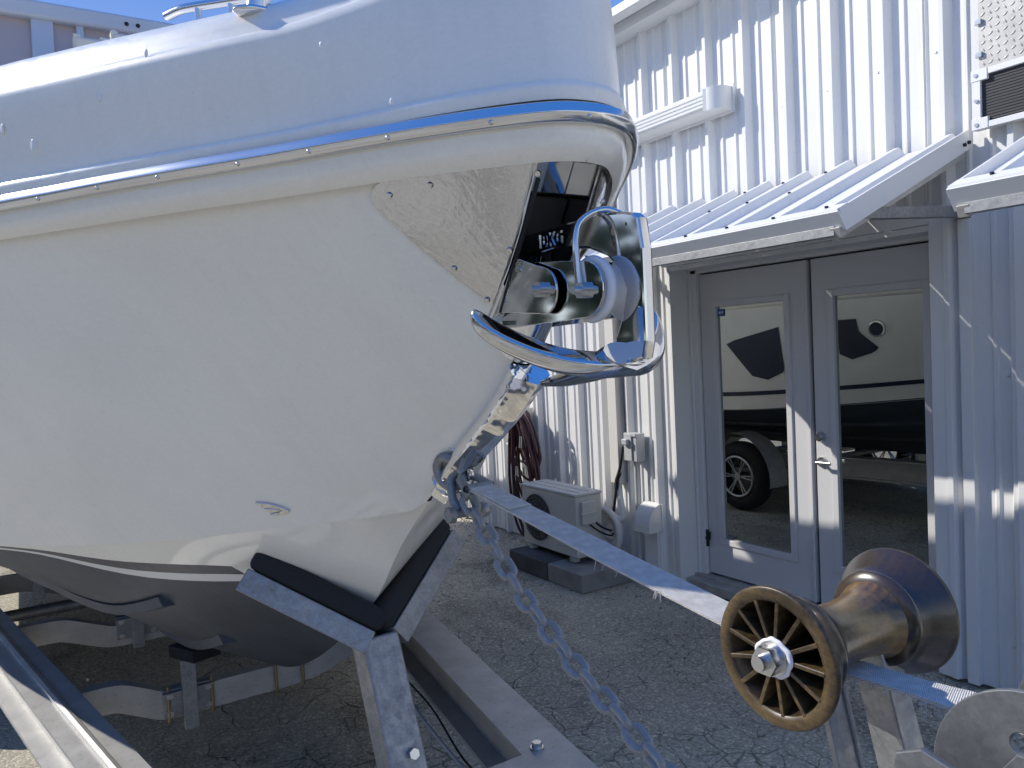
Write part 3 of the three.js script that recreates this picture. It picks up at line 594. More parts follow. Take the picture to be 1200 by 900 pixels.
const railPath = (off, dy, n = 110) => {                          // points along the sheer from stern starboard round the nose to stern port
  const half = []; for (let i = 0; i <= n; i++) { const a = (Math.abs(STERN) + NOSE) * Math.pow(i / n, 2.4); half.push([railB(a), NOSE - a]); }
  const all = []; for (let i = n; i >= 0; i--) all.push([-half[i][0], half[i][1]]); for (let i = 1; i <= n; i++) all.push(half[i]);
  return all.map(([b, z], i) => {
    const p = all[Math.max(i - 1, 0)], q = all[Math.min(i + 1, all.length - 1)], tx = q[0] - p[0], tz = q[1] - p[1], L = Math.hypot(tx, tz) || 1;
    return V(XC + b + off * tz / L * 1, railY(z) + dy, z - off * tx / L);   // off > 0 is outward
  });
};
// which sign is outward: at the nose tx > 0 so the offset -tx points aft; flip
const rp = (off, dy) => railPath(-off, dy);
const lofts = (list) => { const paths = list.map(([o, d]) => rp(o, d)); return paths[0].map((_, i) => paths.map((p) => p[i])); };
part('hull_lip', grid(lofts([[-0.016, -0.062], [-0.006, -0.055], [0.004, -0.044], [0.010, -0.032], [0.011, -0.02], [0.010, -0.012], [0.012, -0.004]]).map((r) => r)), M.gel, boat);
const rubRail = part('rub_rail', grid(lofts([[0.008, -0.013], [0.020, -0.0145], [0.0275, -0.011], [0.0315, -0.002], [0.0315, 0.001], [0.026, 0.014], [0.019, 0.0175], [0.008, 0.0185]])), M.railSteel, boat);
{
  const path = rp(0.0285, -0.007), pts = []; let acc = 0, next = 0.02;
  for (let i = Math.floor(path.length / 2); i > 0; i--) { acc += path[i].distanceTo(path[i - 1]); if (acc > next) { next += 0.155; pts.push(path[i - 1].clone().lerp(path[i], 0.5)); } if (acc > 2.2) break; }
  for (const p of pts) { const g = new THREE.SphereGeometry(0.0042, 10, 6).translate(p.x, p.y, p.z); const o = part('screw', g, M.bolt, rubRail); o.position.set(0, 0, 0); }
}
const deckProf = [[0.010, 0.020], [0.014, 0.034], [0.010, 0.043], [0.004, 0.048], [0.009, 0.09], [0.014, 0.13], [0.019, 0.17], [0.022, 0.205], [0.021, 0.220], [0.013, 0.229], [0.007, 0.233], [0.004, 0.25], [-0.004, 0.272], [-0.020, 0.292], [-0.048, 0.306], [-0.09, 0.315], [-0.14, 0.320], [-0.2, 0.323]];
const deckRow = (o, d) => rp(o, 0).map((p, i, all) => {            // leans back and sits lower round the nose
  const base = rp(0, 0)[i], a = NOSE - base.z, k = 1 - smooth(0.0, 0.5, a), q = p.clone();
  q.y += d * (1.14 - 0.22 * smooth(0.0, 0.40, a) + 0.08 * smooth(0.4, 1.1, a)); if (d > 0.05) q.addScaledVector(V(XC - base.x, 0, -1.9 - base.z).normalize(), k * 0.24 * (d - 0.05)); return q;
});
{ const paths = deckProf.map(([o, d]) => deckRow(o, d)); part('deck_side', grid(paths[0].map((_, i) => paths.map((p) => p[i]))), M.deck, boat); }
{ // foredeck, cambered
  const edge = deckRow(-0.2, 0.323), n = (edge.length - 1) / 2, rows = [];
  for (let i = 0; i <= n; i++) { const a = edge[i], b = edge[edge.length - 1 - i], row = []; for (let j = 0; j <= 16; j++) { const t = j / 16, q = a.clone().lerp(b, t); q.y += 0.05 * Math.sin(Math.PI * t) * clamp((b.x - a.x) / 1.2, -1, 1); row.push(q); } rows.push(row); }
  part('foredeck', grid(rows), M.deck, boat);
}
part('transom', (() => { const row = (f) => { const z = STERN, r = []; for (let j = 0; j <= 10; j++) { const [b, y] = sidePoint(z + 0.002, j / 10); r.push(V(XC + f * b, y, z)); } return r; }; return grid([row(-1), row(1)]); })(), M.gel, boat);
// cabin: windscreen, side walls, roof, cushions on the trunk
{
  const zf = -4.5, zt = -7.2, yb = 2.42, x0 = -0.25, x1 = 1.42;
  const tr = part('cabin_trunk', [box(x0, x1, 2.3, 2.95, zt, zf - 0.25, 0.05)], M.deck, boat);
  const wsY = 3.66, zr = zf + 0.02, yb2 = 2.9;
  part('windscreen', [bar(V(XC, yb2, zr + 0.02), V(XC, wsY - 0.06, zr - 0.18), x1 - x0 - 0.1, 0.012, V(0, 0, 1))].map((g) => g), M.smoke, boat);
  const fr = [box(x0, x1, wsY - 0.07, wsY + 0.02, zr - 0.25, zr - 0.12, 0.02)];
  for (const [x, w] of [[0.19, 0.10], [0.36, 0.035], [1.0, 0.06], [1.45, 0.06], [-0.15, 0.08]]) fr.push(bar(V(x, yb2, zr + 0.035), V(x + 0.02, wsY - 0.05, zr - 0.165), w, 0.03, V(0, 0, 1), 0.008));
  part('windscreen_frame', fr, M.wsFrame, boat);
  part('hardtop', [bar(V(XC, 3.57, zr - 0.2), V(XC, 3.47, -7.3), x1 - x0, 0.06, V(0, 1, 0), 0.02)], M.deck, boat);
  part('cabin_side', [box(x0, x0 + 0.03, 2.4, 3.42, -7.2, zf - 0.35), box(x1 - 0.03, x1, 2.4, 3.42, -7.2, zf - 0.35)], M.smoke, boat);
  for (const [x, y] of [[0.415, 3.39], [0.58, 3.435]]) part('cushion', [box(x - 0.09, x + 0.09, y - 0.14, y + 0.02, -4.38, -4.28, 0.02), box(x - 0.095, x - 0.06, y - 0.02, y + 0.035, -4.37, -4.29, 0.012), box(x + 0.02, x + 0.07, y - 0.01, y + 0.035, -4.37, -4.29, 0.012)], M.cushion, boat);
  for (const x of [0.60, 0.655]) part('fitting', new THREE.SphereGeometry(0.011, 10, 6).translate(x, wsY - 0.03, zr - 0.118), M.black, boat);
}
// dried white droppings on the deck side
for (const [a, h, w, l] of [[0.70, 0.17, 0.007, 0.02], [0.93, 0.145, 0.006, 0.01], [0.86, 0.10, 0.006, 0.012], [0.60, 0.215, 0.005, 0.008], [0.30, 0.16, 0.003, 0.005], [0.20, 0.05, 0.004, 0.006]]) {
  const b = railB(a), t = V(railB(a + 0.02) - b, 0, -0.02).normalize(), n = V(-(0.02), 0, (railB(a + 0.02) - b)).normalize();
  const g = new THREE.SphereGeometry(1, 10, 6).scale(w, l, 0.0009).applyQuaternion(new THREE.Quaternion().setFromUnitVectors(V(0, 0, 1), n)).translate(XC - b + n.x * 0.019, railY(NOSE - a) + h, NOSE - a + n.z * 0.019);
  part('dropping', g, M.white, boat);
}
// bow rail and cleat on the foredeck
part('bow_rail', [tube([V(0.40, 2.75, -2.29), V(0.42, 2.752, -2.25), V(0.44, 2.752, -2.22), V(0.50, 2.752, -2.16), V(0.58, 2.752, -2.085), V(0.72, 2.752, -1.97), V(0.9, 2.752, -1.92)], 0.012, 60, 10), cyl(V(0.465, 2.42, -2.20), V(0.463, 2.75, -2.195), 0.009, 0.009), cyl(V(0.535, 2.42, -2.135), V(0.533, 2.75, -2.128), 0.009, 0.009)], M.railSteel, boat);
part('light_base', [new THREE.SphereGeometry(0.043, 24, 10).scale(1, 0.22, 0.6).translate(0.385, 2.396, -1.36), cyl(V(0.385, 2.40, -1.36), V(0.395, 2.49, -1.345), 0.021, 0.014, 20)], M.railSteel, boat);
// stainless bow plates: the hull skin itself, a few mm proud
const hullPt = (z, y, s, off = 0) => {                            // point on the topsides at station z and height y
  let t = clamp((y - chine(z)[1]) / (railY(z) - chine(z)[1]), 0, 1); const f = (zz, tt) => { const [b, yy] = sidePoint(zz, tt); return V(XC + s * b, yy, zz); };
  const p = f(z, t), a = f(z - 0.01, t).sub(p), c = f(z, Math.min(t + 0.02, 1)).sub(f(z, Math.max(t - 0.02, 0)));
  const n = new THREE.Vector3().crossVectors(a, c).normalize(); if (n.x * s < 0) n.negate();
  return p.addScaledVector(n, off);
};
const bZ = (y) => { let z = -0.9; while (z > -1.6 && (() => { const t = (y - chine(z)[1]) / (railY(z) - chine(z)[1]); return t < 0 || sidePoint(z, t)[0] < SLOT; })()) z -= 0.002; return z; };
for (const s of [-1, 1]) {
  // outline: z as a function of height on the aft side, slot edge on the forward side
  const rows = [], N = 36, yT = 2.085, yB = 1.862, rim = [];
  for (let i = 0; i <= N; i++) {
    const y = lerp(yB, yT, i / N), f = (y - yB) / (yT - yB);
    const zf = bZ(y) - 0.004;
    let za = interp([[0, -1.105], [0.06, -1.125], [0.2, -1.145], [0.45, -1.175], [0.7, -1.20], [0.86, -1.212], [0.95, -1.20], [1, -1.175]], f); za = Math.min(za, zf - 0.001);
    const row = []; for (let j = 0; j <= 24; j++) row.push(hullPt(lerp(zf, za, j / 24), y, s, 0.004)); rows.push(row);
  }
  const o = part('bow_plate', grid(rows), M.plate, boat);
  const scr = s < 0 ? [[-1.18, 2.062], [-1.115, 2.068], [-0.985, 2.068], [-1.15, 1.94], [-1.13, 1.885], [-1.06, 1.96]] : [[-1.1, 2.06], [-1.15, 1.95]];
  for (const [z, y] of scr) { const p = hullPt(z, y, s, 0.005), q = hullPt(z, y, s, 0.0085); const g = part('screw', cyl(p, q, 0.0055, 0.0045, 14), M.plate, o); g.position.set(0, 0, 0); }
}
// anchor pocket: side walls, slanted back and floor
{
  const inner = (s) => { const poly = []; for (let i = 0; i <= 14; i++) { const y = lerp(1.845, 2.115, i / 14); poly.push([bZ(y) - 0.001, y]); } poly.push([-1.28, 2.115], [-1.38, 1.845]); return extrudeX(poly, XC + s * SLOT - (s > 0 ? 0 : 0.004), XC + s * SLOT + (s > 0 ? 0.004 : 0), 0.0005); };
  part('pocket_wall', inner(-1), M.chrome, boat); part('pocket_wall', inner(1), M.chrome, boat);
  part('pocket_back', bar(V(XC, 1.845, -1.215), V(XC, 2.115, -1.045), SLOT * 2, 0.01, V(0, 0, 1)), M.chrome, boat);
  part('pocket_pad', bar(V(XC, 1.85, -1.192), V(XC, 2.05, -1.066), SLOT * 2 - 0.004, 0.01, V(0, 0, 1)), M.black, boat);
  part('pocket_top', box(XC - SLOT, XC + SLOT, 2.108, 2.114, -1.28, -0.95), M.black, boat);
  part('pocket_floor', [box(XC - SLOT, XC + SLOT, 1.838, 1.846, -1.40, -1.105)], M.chrome, boat);
  part('pocket_lip', [bar(V(XC - SLOT + 0.004, 1.86, -1.115), V(XC - SLOT + 0.004, 2.06, -0.985), 0.006, 0.006, V(0, 0, 1), 0.001)], M.black, boat);
}
// stainless keel guard on the stem
{
  const path = [], prof = []; const N = 160;
  for (let i = 0; i <= N; i++) {
    const z = lerp(-1.50, -1.02, i / N); path.push(V(XC, keelY(z) - 0.004, z));
    const w = 0.021 + 0.014 * smooth(0, 0.4, i / N) + 0.006 * smooth(0.5, 1, i / N);
    prof.push(Array.from({ length: 17 }, (_, q) => { const a = (q / 16 - 0.5) * Math.PI * 1.15; return [Math.sin(a) * w, Math.cos(a) * w - w + 0.010]; }).concat([[0, -w - 0.02]]));
  }
  part('keel_guard', sweep(path, prof, V(0, 0.7, 0.7)), M.guard, boat);
}
// bow eye
{
  const z = -1.43, y = keelY(z);
  part('bow_eye', [tube([V(XC - 0.001, y + 0.05, z - 0.02), V(XC, y + 0.045, z + 0.035), V(XC, y + 0.01, z + 0.075), V(XC, y - 0.035, z + 0.07), V(XC, y - 0.055, z + 0.01), V(XC, y - 0.06, z - 0.04)], 0.0075, 40, 12), new THREE.SphereGeometry(0.03, 20, 8).scale(0.8, 1.2, 0.35).rotateX(-0.8).translate(XC, y + 0.052, z + 0.012), new THREE.SphereGeometry(0.03, 20, 8).scale(0.8, 1.2, 0.35).rotateX(-0.8).translate(XC, y - 0.045, z - 0.045)], M.chrome, boat);
}
// swoosh emblem on the starboard bow (a metal badge)
{
  const c = V(0, 0, 0), zc = -1.86, yc = 1.445, u = hullPt(zc + 0.03, yc, -1).sub(hullPt(zc - 0.03, yc, -1)).normalize(), w = hullPt(zc, yc + 0.02, -1).sub(hullPt(zc, yc - 0.02, -1)).normalize(), n = new THREE.Vector3().crossVectors(u, w).normalize(); if (n.x > 0) n.negate();
  const s1 = new THREE.Shape(); s1.moveTo(-0.03, 0.022); s1.quadraticCurveTo(0.02, 0.022, 0.04, -0.006); s1.quadraticCurveTo(0.02, -0.026, -0.022, -0.02); s1.quadraticCurveTo(0.014, -0.014, 0.024, -0.003); s1.quadraticCurveTo(0.0, 0.006, -0.026, 0.006); s1.quadraticCurveTo(-0.012, 0.014, -0.03, 0.022);
  const s2 = new THREE.Shape(); s2.moveTo(-0.022, 0.0); s2.quadraticCurveTo(0.0, 0.004, 0.018, -0.004); s2.quadraticCurveTo(0.0, -0.012, -0.022, -0.01); s2.closePath();
  const gs = [s1, s2].map((s) => new THREE.ExtrudeGeometry(s, { depth: 0.004, bevelEnabled: true, bevelSize: 0.0008, bevelThickness: 0.001, bevelSegments: 1, curveSegments: 12 }).applyMatrix4(new THREE.Matrix4().makeBasis(u, w, n).setPosition(hullPt(zc, yc, -1, 0.0005))));
  part('badge', gs, M.chrome, boat);
}
// port side, seen in the door panes: dark hull windows, round portlight
for (const poly of [[[-5.36, 1.74], [-4.72, 1.87], [-4.70, 1.45], [-4.89, 1.37], [-5.06, 1.40]], [[-4.16, 1.90], [-3.98, 1.90], [-3.97, 1.79], [-3.83, 1.65], [-3.86, 1.61], [-4.06, 1.55], [-4.16, 1.60]]]) {
  const sh = new THREE.Shape(poly.map(([z, y]) => new THREE.Vector2(z, y))), g = new THREE.ShapeGeometry(sh), pp = g.attributes.position;
  const pts = sh.getPoints(), rows = [];
  for (let q = 0; q <= 14; q++) { const y = lerp(Math.min(...poly.map((p) => p[1])), Math.max(...poly.map((p) => p[1])), q / 14 * 0.998 + 0.001); let zs2 = []; for (let e = 0; e < poly.length; e++) { const [za, ya] = poly[e], [zc, yc] = poly[(e + 1) % poly.length]; if ((ya - y) * (yc - y) < 0) zs2.push(lerp(za, zc, (y - ya) / (yc - ya))); } zs2.sort((a, b) => a - b); rows.push(Array.from({ length: 9 }, (_, k) => hullPt(lerp(zs2[0], zs2[zs2.length - 1], k / 8), y, 1, 0.006))); }
  part('hull_window', grid(rows), M.navy, boat);
}
{ const f = (o) => hullPt(-3.82, 1.81, 1, o), o = part('portlight', cyl(f(0), f(0.02), 0.075, 0.07, 32), M.chrome, boat); const g = part('portlight_glass', cyl(f(0.02), f(0.024), 0.056, 0.056, 32), M.navy, o); g.position.set(0, 0, 0); }
part('waterline_band', (() => { const rows = []; for (const z of zs.filter((z) => z < -2.4)) { rows.push([0.13, 0.17].map((t) => { const [b, y] = sidePoint(z, t); return V(XC + b + 0.004, y, z); })); } return grid(rows); })(), M.navy, boat);

// bow roller fitting in the pocket
{
  const cheek = (x0, x1, pts, holes) => extrudeX(pts, x0, x1, 0.001, holes);
  const endArc = (zc, yc, r, a0, a1, n = 12) => { const o = []; for (let i = 0; i <= n; i++) { const a = lerp(a0, a1, i / n); o.push([zc + Math.cos(a) * r, yc + Math.sin(a) * r]); } return o; };
  const R = part('roller_bracket', [
    cheek(0.692, 0.696, [[-1.20, 1.93], [-1.20, 1.835], [-1.11, 1.86], ...endArc(-0.985, 1.885, 0.036, -1.9, 1.3), [-1.07, 1.95]]),
    cheek(0.704, 0.710, [[-1.20, 1.935], [-1.20, 1.83], ...endArc(-0.895, 1.880, 0.042, -1.75, 1.5), [-1.02, 1.935]]),
    cheek(0.790, 0.796, [[-1.20, 1.935], [-1.20, 1.83], ...endArc(-0.895, 1.880, 0.042, -1.75, 1.5), [-1.02, 1.935]]),
  ], M.chrome, boat);
  const wheel = new THREE.LatheGeometry([[0.008, -0.038], [0.045, -0.038], [0.050, -0.034], [0.047, -0.026], [0.036, -0.016], [0.03, 0], [0.036, 0.016], [0.047, 0.026], [0.050, 0.034], [0.045, 0.038], [0.008, 0.038]].map(([r, y]) => new THREE.Vector2(r, y)), 40).rotateZ(Math.PI / 2).translate(XC, 1.880, -0.893);
  part('roller_wheel', wheel, M.poly, boat);
  for (const [z, y, x] of [[-0.987, 1.888, 0.692], [-0.896, 1.879, 0.704]]) part('bolt', [hexNut(V(x + 0.001, y, z), V(-1, 0, 0), 0.013, 0.011), cyl(V(x, y, z), V(x - 0.022, y, z), 0.007, 0.006, 12)], M.bolt, boat);
  part('keeper_hoop', tube([V(0.700, 1.885, -0.902), V(0.700, 1.91, -0.905), V(0.702, 1.955, -0.908), V(0.714, 1.984, -0.906), V(0.75, 1.999, -0.897), V(0.786, 1.984, -0.888), V(0.798, 1.955, -0.885), V(0.798, 1.89, -0.88)], 0.0055, 60, 12), M.chrome, boat);
}

// ------------------------------------------------------------------ anchor
{
  const A = thing('boat_anchor', 'polished steel claw anchor hanging from the bow roller', 'anchor', V(0.75, 1.8, -0.85));
  const prof = [[-1.24, 1.985], [-1.10, 1.990], [-0.997, 1.993], [-0.933, 1.992], [-0.888, 1.992], [-0.846, 1.987], [-0.826, 1.982], [-0.815, 1.974], [-0.808, 1.93], [-0.808, 1.80], [-0.815, 1.775], [-0.84, 1.77], [-0.872, 1.785], [-0.874, 1.807], [-0.856, 1.84], [-0.846, 1.875], [-0.858, 1.905], [-0.885, 1.928], [-0.93, 1.945], [-1.02, 1.958], [-1.24, 1.945]];
  const sh = part('shank', extrudeX(prof, 0.740, 0.760, 0.004, [[-0.840, 1.968, 0.0065]]), M.chrome, A);
  // cast numbers on the shank
  const font = await new FontLoader().loadAsync('fonts/droid/droid_sans_bold.typeface.json');
  const tg = new TextGeometry('10KG', { font, size: 0.022, depth: 0.0025, curveSegments: 4 }).rotateY(-Math.PI / 2).translate(0.7402, 1.962, -1.066);
  const tt = part('cast_lettering', tg, M.chrome, sh); tt.position.set(0, 0, 0);
  // side claws: one curved scoop from tip to tip
  const P = [[0.574, 1.858, -1.000], [0.585, 1.838, -0.982], [0.612, 1.812, -0.948], [0.655, 1.787, -0.905], [0.70, 1.776, -0.873], [0.75, 1.776, -0.855], [0.80, 1.776, -0.873], [0.845, 1.787, -0.905], [0.888, 1.812, -0.948], [0.915, 1.838, -0.982], [0.926, 1.858, -1.000]].map((p) => V(...p));
  const curve = new THREE.CatmullRomCurve3(P), path = curve.getPoints(60), pr = [];
  for (let i = 0; i <= 60; i++) {
    const f = Math.abs(i / 30 - 1), w = lerp(0.032, 0.030, f) * Math.sqrt(1 - Math.pow(Math.max(0, (f - 0.62) / 0.385), 2) * 0.97), th = lerp(0.016, 0.007, f);
    const hw = w * 0.56, hh = (0.005 + 0.0125 * (1 - f * 0.35)) * Math.sqrt(1 - Math.pow(Math.max(0, (f - 0.7) / 0.31), 2) * 0.9), row = [];
    for (let k = 0; k < 28; k++) { const a = k / 28 * Math.PI * 2, e = 0.38, c = Math.sign(Math.cos(a)) * Math.pow(Math.abs(Math.cos(a)), e), q = Math.sign(Math.sin(a)) * Math.pow(Math.abs(Math.sin(a)), e); row.push([q * hw * (c < 0 ? 0.72 + 0.28 * (1 + c) : 1), c * hh - hh * 0.6]); } pr.push(row);
  }
  part('side_claw', sweep(path, pr, V(0, 0.75, 0.66)), M.chrome, A);
  const toeP = new THREE.CatmullRomCurve3([V(0.75, 1.778, -0.845), V(0.75, 1.765, -0.90), V(0.75, 1.752, -0.96), V(0.75, 1.742, -1.02), V(0.75, 1.738, -1.065)]).getPoints(24), tp = [];
  for (let i = 0; i <= 24; i++) { const f = i / 24, w = lerp(0.055, 0.018, f), th = lerp(0.02, 0.007, f), row = []; for (let k = 0; k < 16; k++) { const a = k / 16 * Math.PI * 2; row.push([Math.cos(a) * w, Math.sin(a) * th + 0.012 * Math.abs(Math.cos(a)) * (1 - f)]); } tp.push(row); }
  part('centre_claw', sweep(toeP, tp), M.chrome, A);
}

// ------------------------------------------------------------------ trailer
const T = thing('boat_trailer', 'galvanised and aluminium boat trailer under the white boat', 'trailer', V(XC, 0, -4));
const RT = 0.60;
function rail(s) {                                                // an I-beam, converging forward, straight aft of z -4.6
  const xin = (z) => s < 0 ? Math.max(-0.33, 0.249 + 0.19 * (z + 2.502)) : Math.min(1.83, 1.17 + 0.19 * -(z + 1.895) * 0.75);
  const w = 0.16, pts = [1.2, -1, -2, -3, -4.5, -5.5, -9.3], prof = [[0, 0], [w, 0], [w, -0.014], [w * 0.56, -0.016], [w * 0.56, -0.184], [w, -0.186], [w, -0.2], [0, -0.2], [0, -0.186], [w * 0.44, -0.184], [w * 0.44, -0.016], [0, -0.014]];
  const rows = pts.map((z) => prof.map(([a, b]) => V(xin(z) + s * a, RT + b, z)));
  const g = grid(rows.map((r) => [...r, r[0].clone()]), 30);
  return part('frame_rail', g, M.alu, T);
}
const railL = rail(-1), railR = rail(1);
// raised lip along the starboard rail
{ const path = [1.0, -1, -2, -3, -4.4, -5.4].map((z) => V(0.249 + 0.19 * (z + 2.502) - 0.085, RT + 0.004, z)); const o = part('lip', sweep(path, [[-0.012, -0.004], [-0.012, 0.01], [0, 0.014], [0.012, 0.01], [0.012, -0.004]]), M.alu, railL); o.position.set(0, 0, 0); }
const inL = (z) => 0.249 + 0.19 * (z + 2.502), inR = (z) => 1.17 + 0.1425 * -(z + 1.895);
function crossMember(z, dip) {
  const a = Math.max(inL(z), -0.33), b = Math.min(inR(z), 1.83), y0 = 0.475, yc = y0 - dip;
  const prof = [[-0.03, -0.055], [0.03, -0.055], [0.03, 0.055], [-0.03, 0.055]];
  const xs = [[a - 0.02, 0], [lerp(a, XC, 0.25), 0.02], [lerp(a, XC, 0.5), 0.95], [lerp(a, XC, 0.75), 1], [XC, 1], [lerp(b, XC, 0.75), 1], [lerp(b, XC, 0.5), 0.8], [lerp(b, XC, 0.25), 0.1], [b + 0.02, 0]];
  const pts = xs.map(([x, f]) => V(x, y0 - dip * f, z));
  const path = new THREE.CatmullRomCurve3(pts, false, 'catmullrom', 0.3).getPoints(48);
  return part('cross_member', sweep(path, prof), M.alu, T);
}
function uBolt(x, y, z, parent) { const w = 0.05, o = part('u_bolt', [tube([V(x, y + 0.085, z + 0.04), V(x, y + 0.02, z + 0.042), V(x, y - 0.05, z + 0.042), V(x, y - 0.066, z + 0.03), V(x, y - 0.066, z - 0.03)], 0.0065, 30, 8)], M.gold, parent); o.position.set(0, 0, 0); return o; }
const cms = [[-3.46, 0.085], [-4.55, 0.09], [-5.75, 0.09], [-7.2, 0.09]].map(([z, d]) => ({ o: crossMember(z, d), z, y: 0.475 - d }));
function bracket(x, y, z, parent, wide) {
  const o = part('bunk_bracket', [bar(V(x, y - 0.10, z + 0.055), V(x, y + 0.19, z + 0.055), 0.055, 0.04, V(0, 0, 1)), box(x - (wide ? 0.10 : 0.08), x + (wide ? 0.10 : 0.08), y - 0.05, y + 0.07, z + 0.032, z + 0.038, 0.002), box(x - 0.1, x + 0.1, y + 0.057, y + 0.063, z - 0.03, z + 0.06)], M.galv, parent); o.position.set(0, 0, 0);
  for (const [dx, dy] of [[-0.075, -0.03], [-0.075, 0.045], [0.075, -0.03], [0.075, 0.045]]) { const p = part('bolt_head', hexNut(V(x + dx, y + dy, z + 0.038), V(0, 0, 1), 0.014, 0.01), M.bolt, parent); p.position.set(0, 0, 0); }
}
bracket(0.50, cms[0].y, -3.46, cms[0].o, true); uBolt(0.42, cms[0].y, -3.46, cms[0].o); uBolt(0.59, cms[0].y, -3.46, cms[0].o); uBolt(0.86, cms[0].y, -3.46, cms[0].o); uBolt(0.98, cms[0].y + 0.01, -3.46, cms[0].o);
bracket(0.43, cms[1].y + 0.03, -4.55, cms[1].o, true);
bracket(0.36, cms[2].y + 0.04, -5.75, cms[2].o, false); uBolt(0.02, cms[2].y + 0.08, -5.75, cms[2].o); uBolt(0.2, cms[2].y + 0.06, -5.75, cms[2].o);
part('keel_pad', bar(V(0.50, 0.60, -3.50), V(0.56, 0.62, -3.3), 0.12, 0.05), M.rubber, T);
part('bunk', [bar(V(-0.02, 0.83, -9), V(0.02, 0.86, -5.1), 0.10, 0.14, V(0, 1, 0), 0.02)], M.rubber, T);
part('bunk', [bar(V(1.52, 0.83, -9), V(1.48, 0.86, -5.1), 0.10, 0.14, V(0, 1, 0), 0.02)], M.rubber, T);
part('bunk_post', [box(-0.03, 0.03, 0.5, 0.8, -5.2, -5.14, 0.003)], M.galv, T);
part('bunk_post', [box(1.47, 1.53, 0.5, 0.8, -5.2, -5.14, 0.003)], M.galv, T);
// front tie plate between the rails, with bolt
{
  const z = -1.80; part('front_tie', [bar(V(inL(z) - 0.12, RT + 0.012, z), V(inR(z) + 0.005, RT + 0.012, z), 0.11, 0.012), bar(V(inL(z) - 0.1, RT - 0.04, z - 0.05), V(inR(z), RT - 0.04, z - 0.05), 0.01, 0.09)], M.alu, T);
  for (const [x, zz] of [[inR(-1.88) + 0.055, -1.885], [inL(z) - 0.06, -1.80]]) part('bolt', [cyl(V(x, RT, zz), V(x, RT + 0.006, zz), 0.021, 0.021, 20), hexNut(V(x, RT + 0.006, zz), V(0, 1, 0), 0.015, 0.014)], M.bolt, T);
}
part('brake_line', tube([V(1.29, 0.37, -3.0), V(1.22, 0.385, -2.7), V(1.2, 0.36, -2.4), V(1.16, 0.375, -2.1), V(1.1, 0.36, -1.7)], 0.006, 60, 6), M.pvc, T);
part('wire', tube([V(1.33, 0.375, -3.1), V(1.27, 0.40, -2.7), V(1.22, 0.36, -2.35), V(1.19, 0.385, -2.0), V(1.15, 0.37, -1.7)], 0.004, 60, 6), M.black, T);
// bow stop: post, sleeve, two arms with black pads
{
  const top = V(XC - 0.01, 1.055, -1.905), bot = V(XC, 0.55, -1.70);
  const up = V(0, 0.35, 1);
  part('bow_stop_post', [bar(top, top.clone().lerp(bot, 0.72), 0.10, 0.10, up, 0.008)], M.galv, T);
  part('post_sleeve', [bar(top.clone().lerp(bot, 0.68), bot, 0.088, 0.088, up, 0.006), bar(V(XC, 0.6, -1.78), V(XC, 0.6, -1.62), 0.16, 0.012)], M.galv, T);
  part('bolt', hexNut(V(XC + 0.01, 0.80, -1.742), V(0, 0.3, 1).normalize(), 0.014, 0.012), M.bolt, T);
  for (const s of [-1, 1]) {
    const C = V(XC, 1.098, -1.905), E = V(XC + s * 0.268, 1.283, -2.06), d = E.clone().sub(C).normalize();
    let n = V(-s * 0.55, 0.75, -0.1); n.addScaledVector(d, -n.dot(d)).normalize();        // towards the hull
    const w = new THREE.Vector3().crossVectors(d, n).normalize();
    const off = (p, a) => p.clone().addScaledVector(n, a);
    part('bow_stop_pad', bar(off(C, 0.000).addScaledVector(d, -0.02), off(E, 0.0), 0.11, 0.058, n, 0.02), M.rubber, T);
    part('bow_stop_arm', [bar(off(C, -0.060).addScaledVector(d, -0.01), off(E, -0.060).addScaledVector(d, -0.005), 0.10, 0.06, n, 0.004), bar(off(C, -0.034), off(E, -0.034).addScaledVector(d, -0.01), 0.085, 0.008, n, 0.002)], M.galv, T);
  }
}
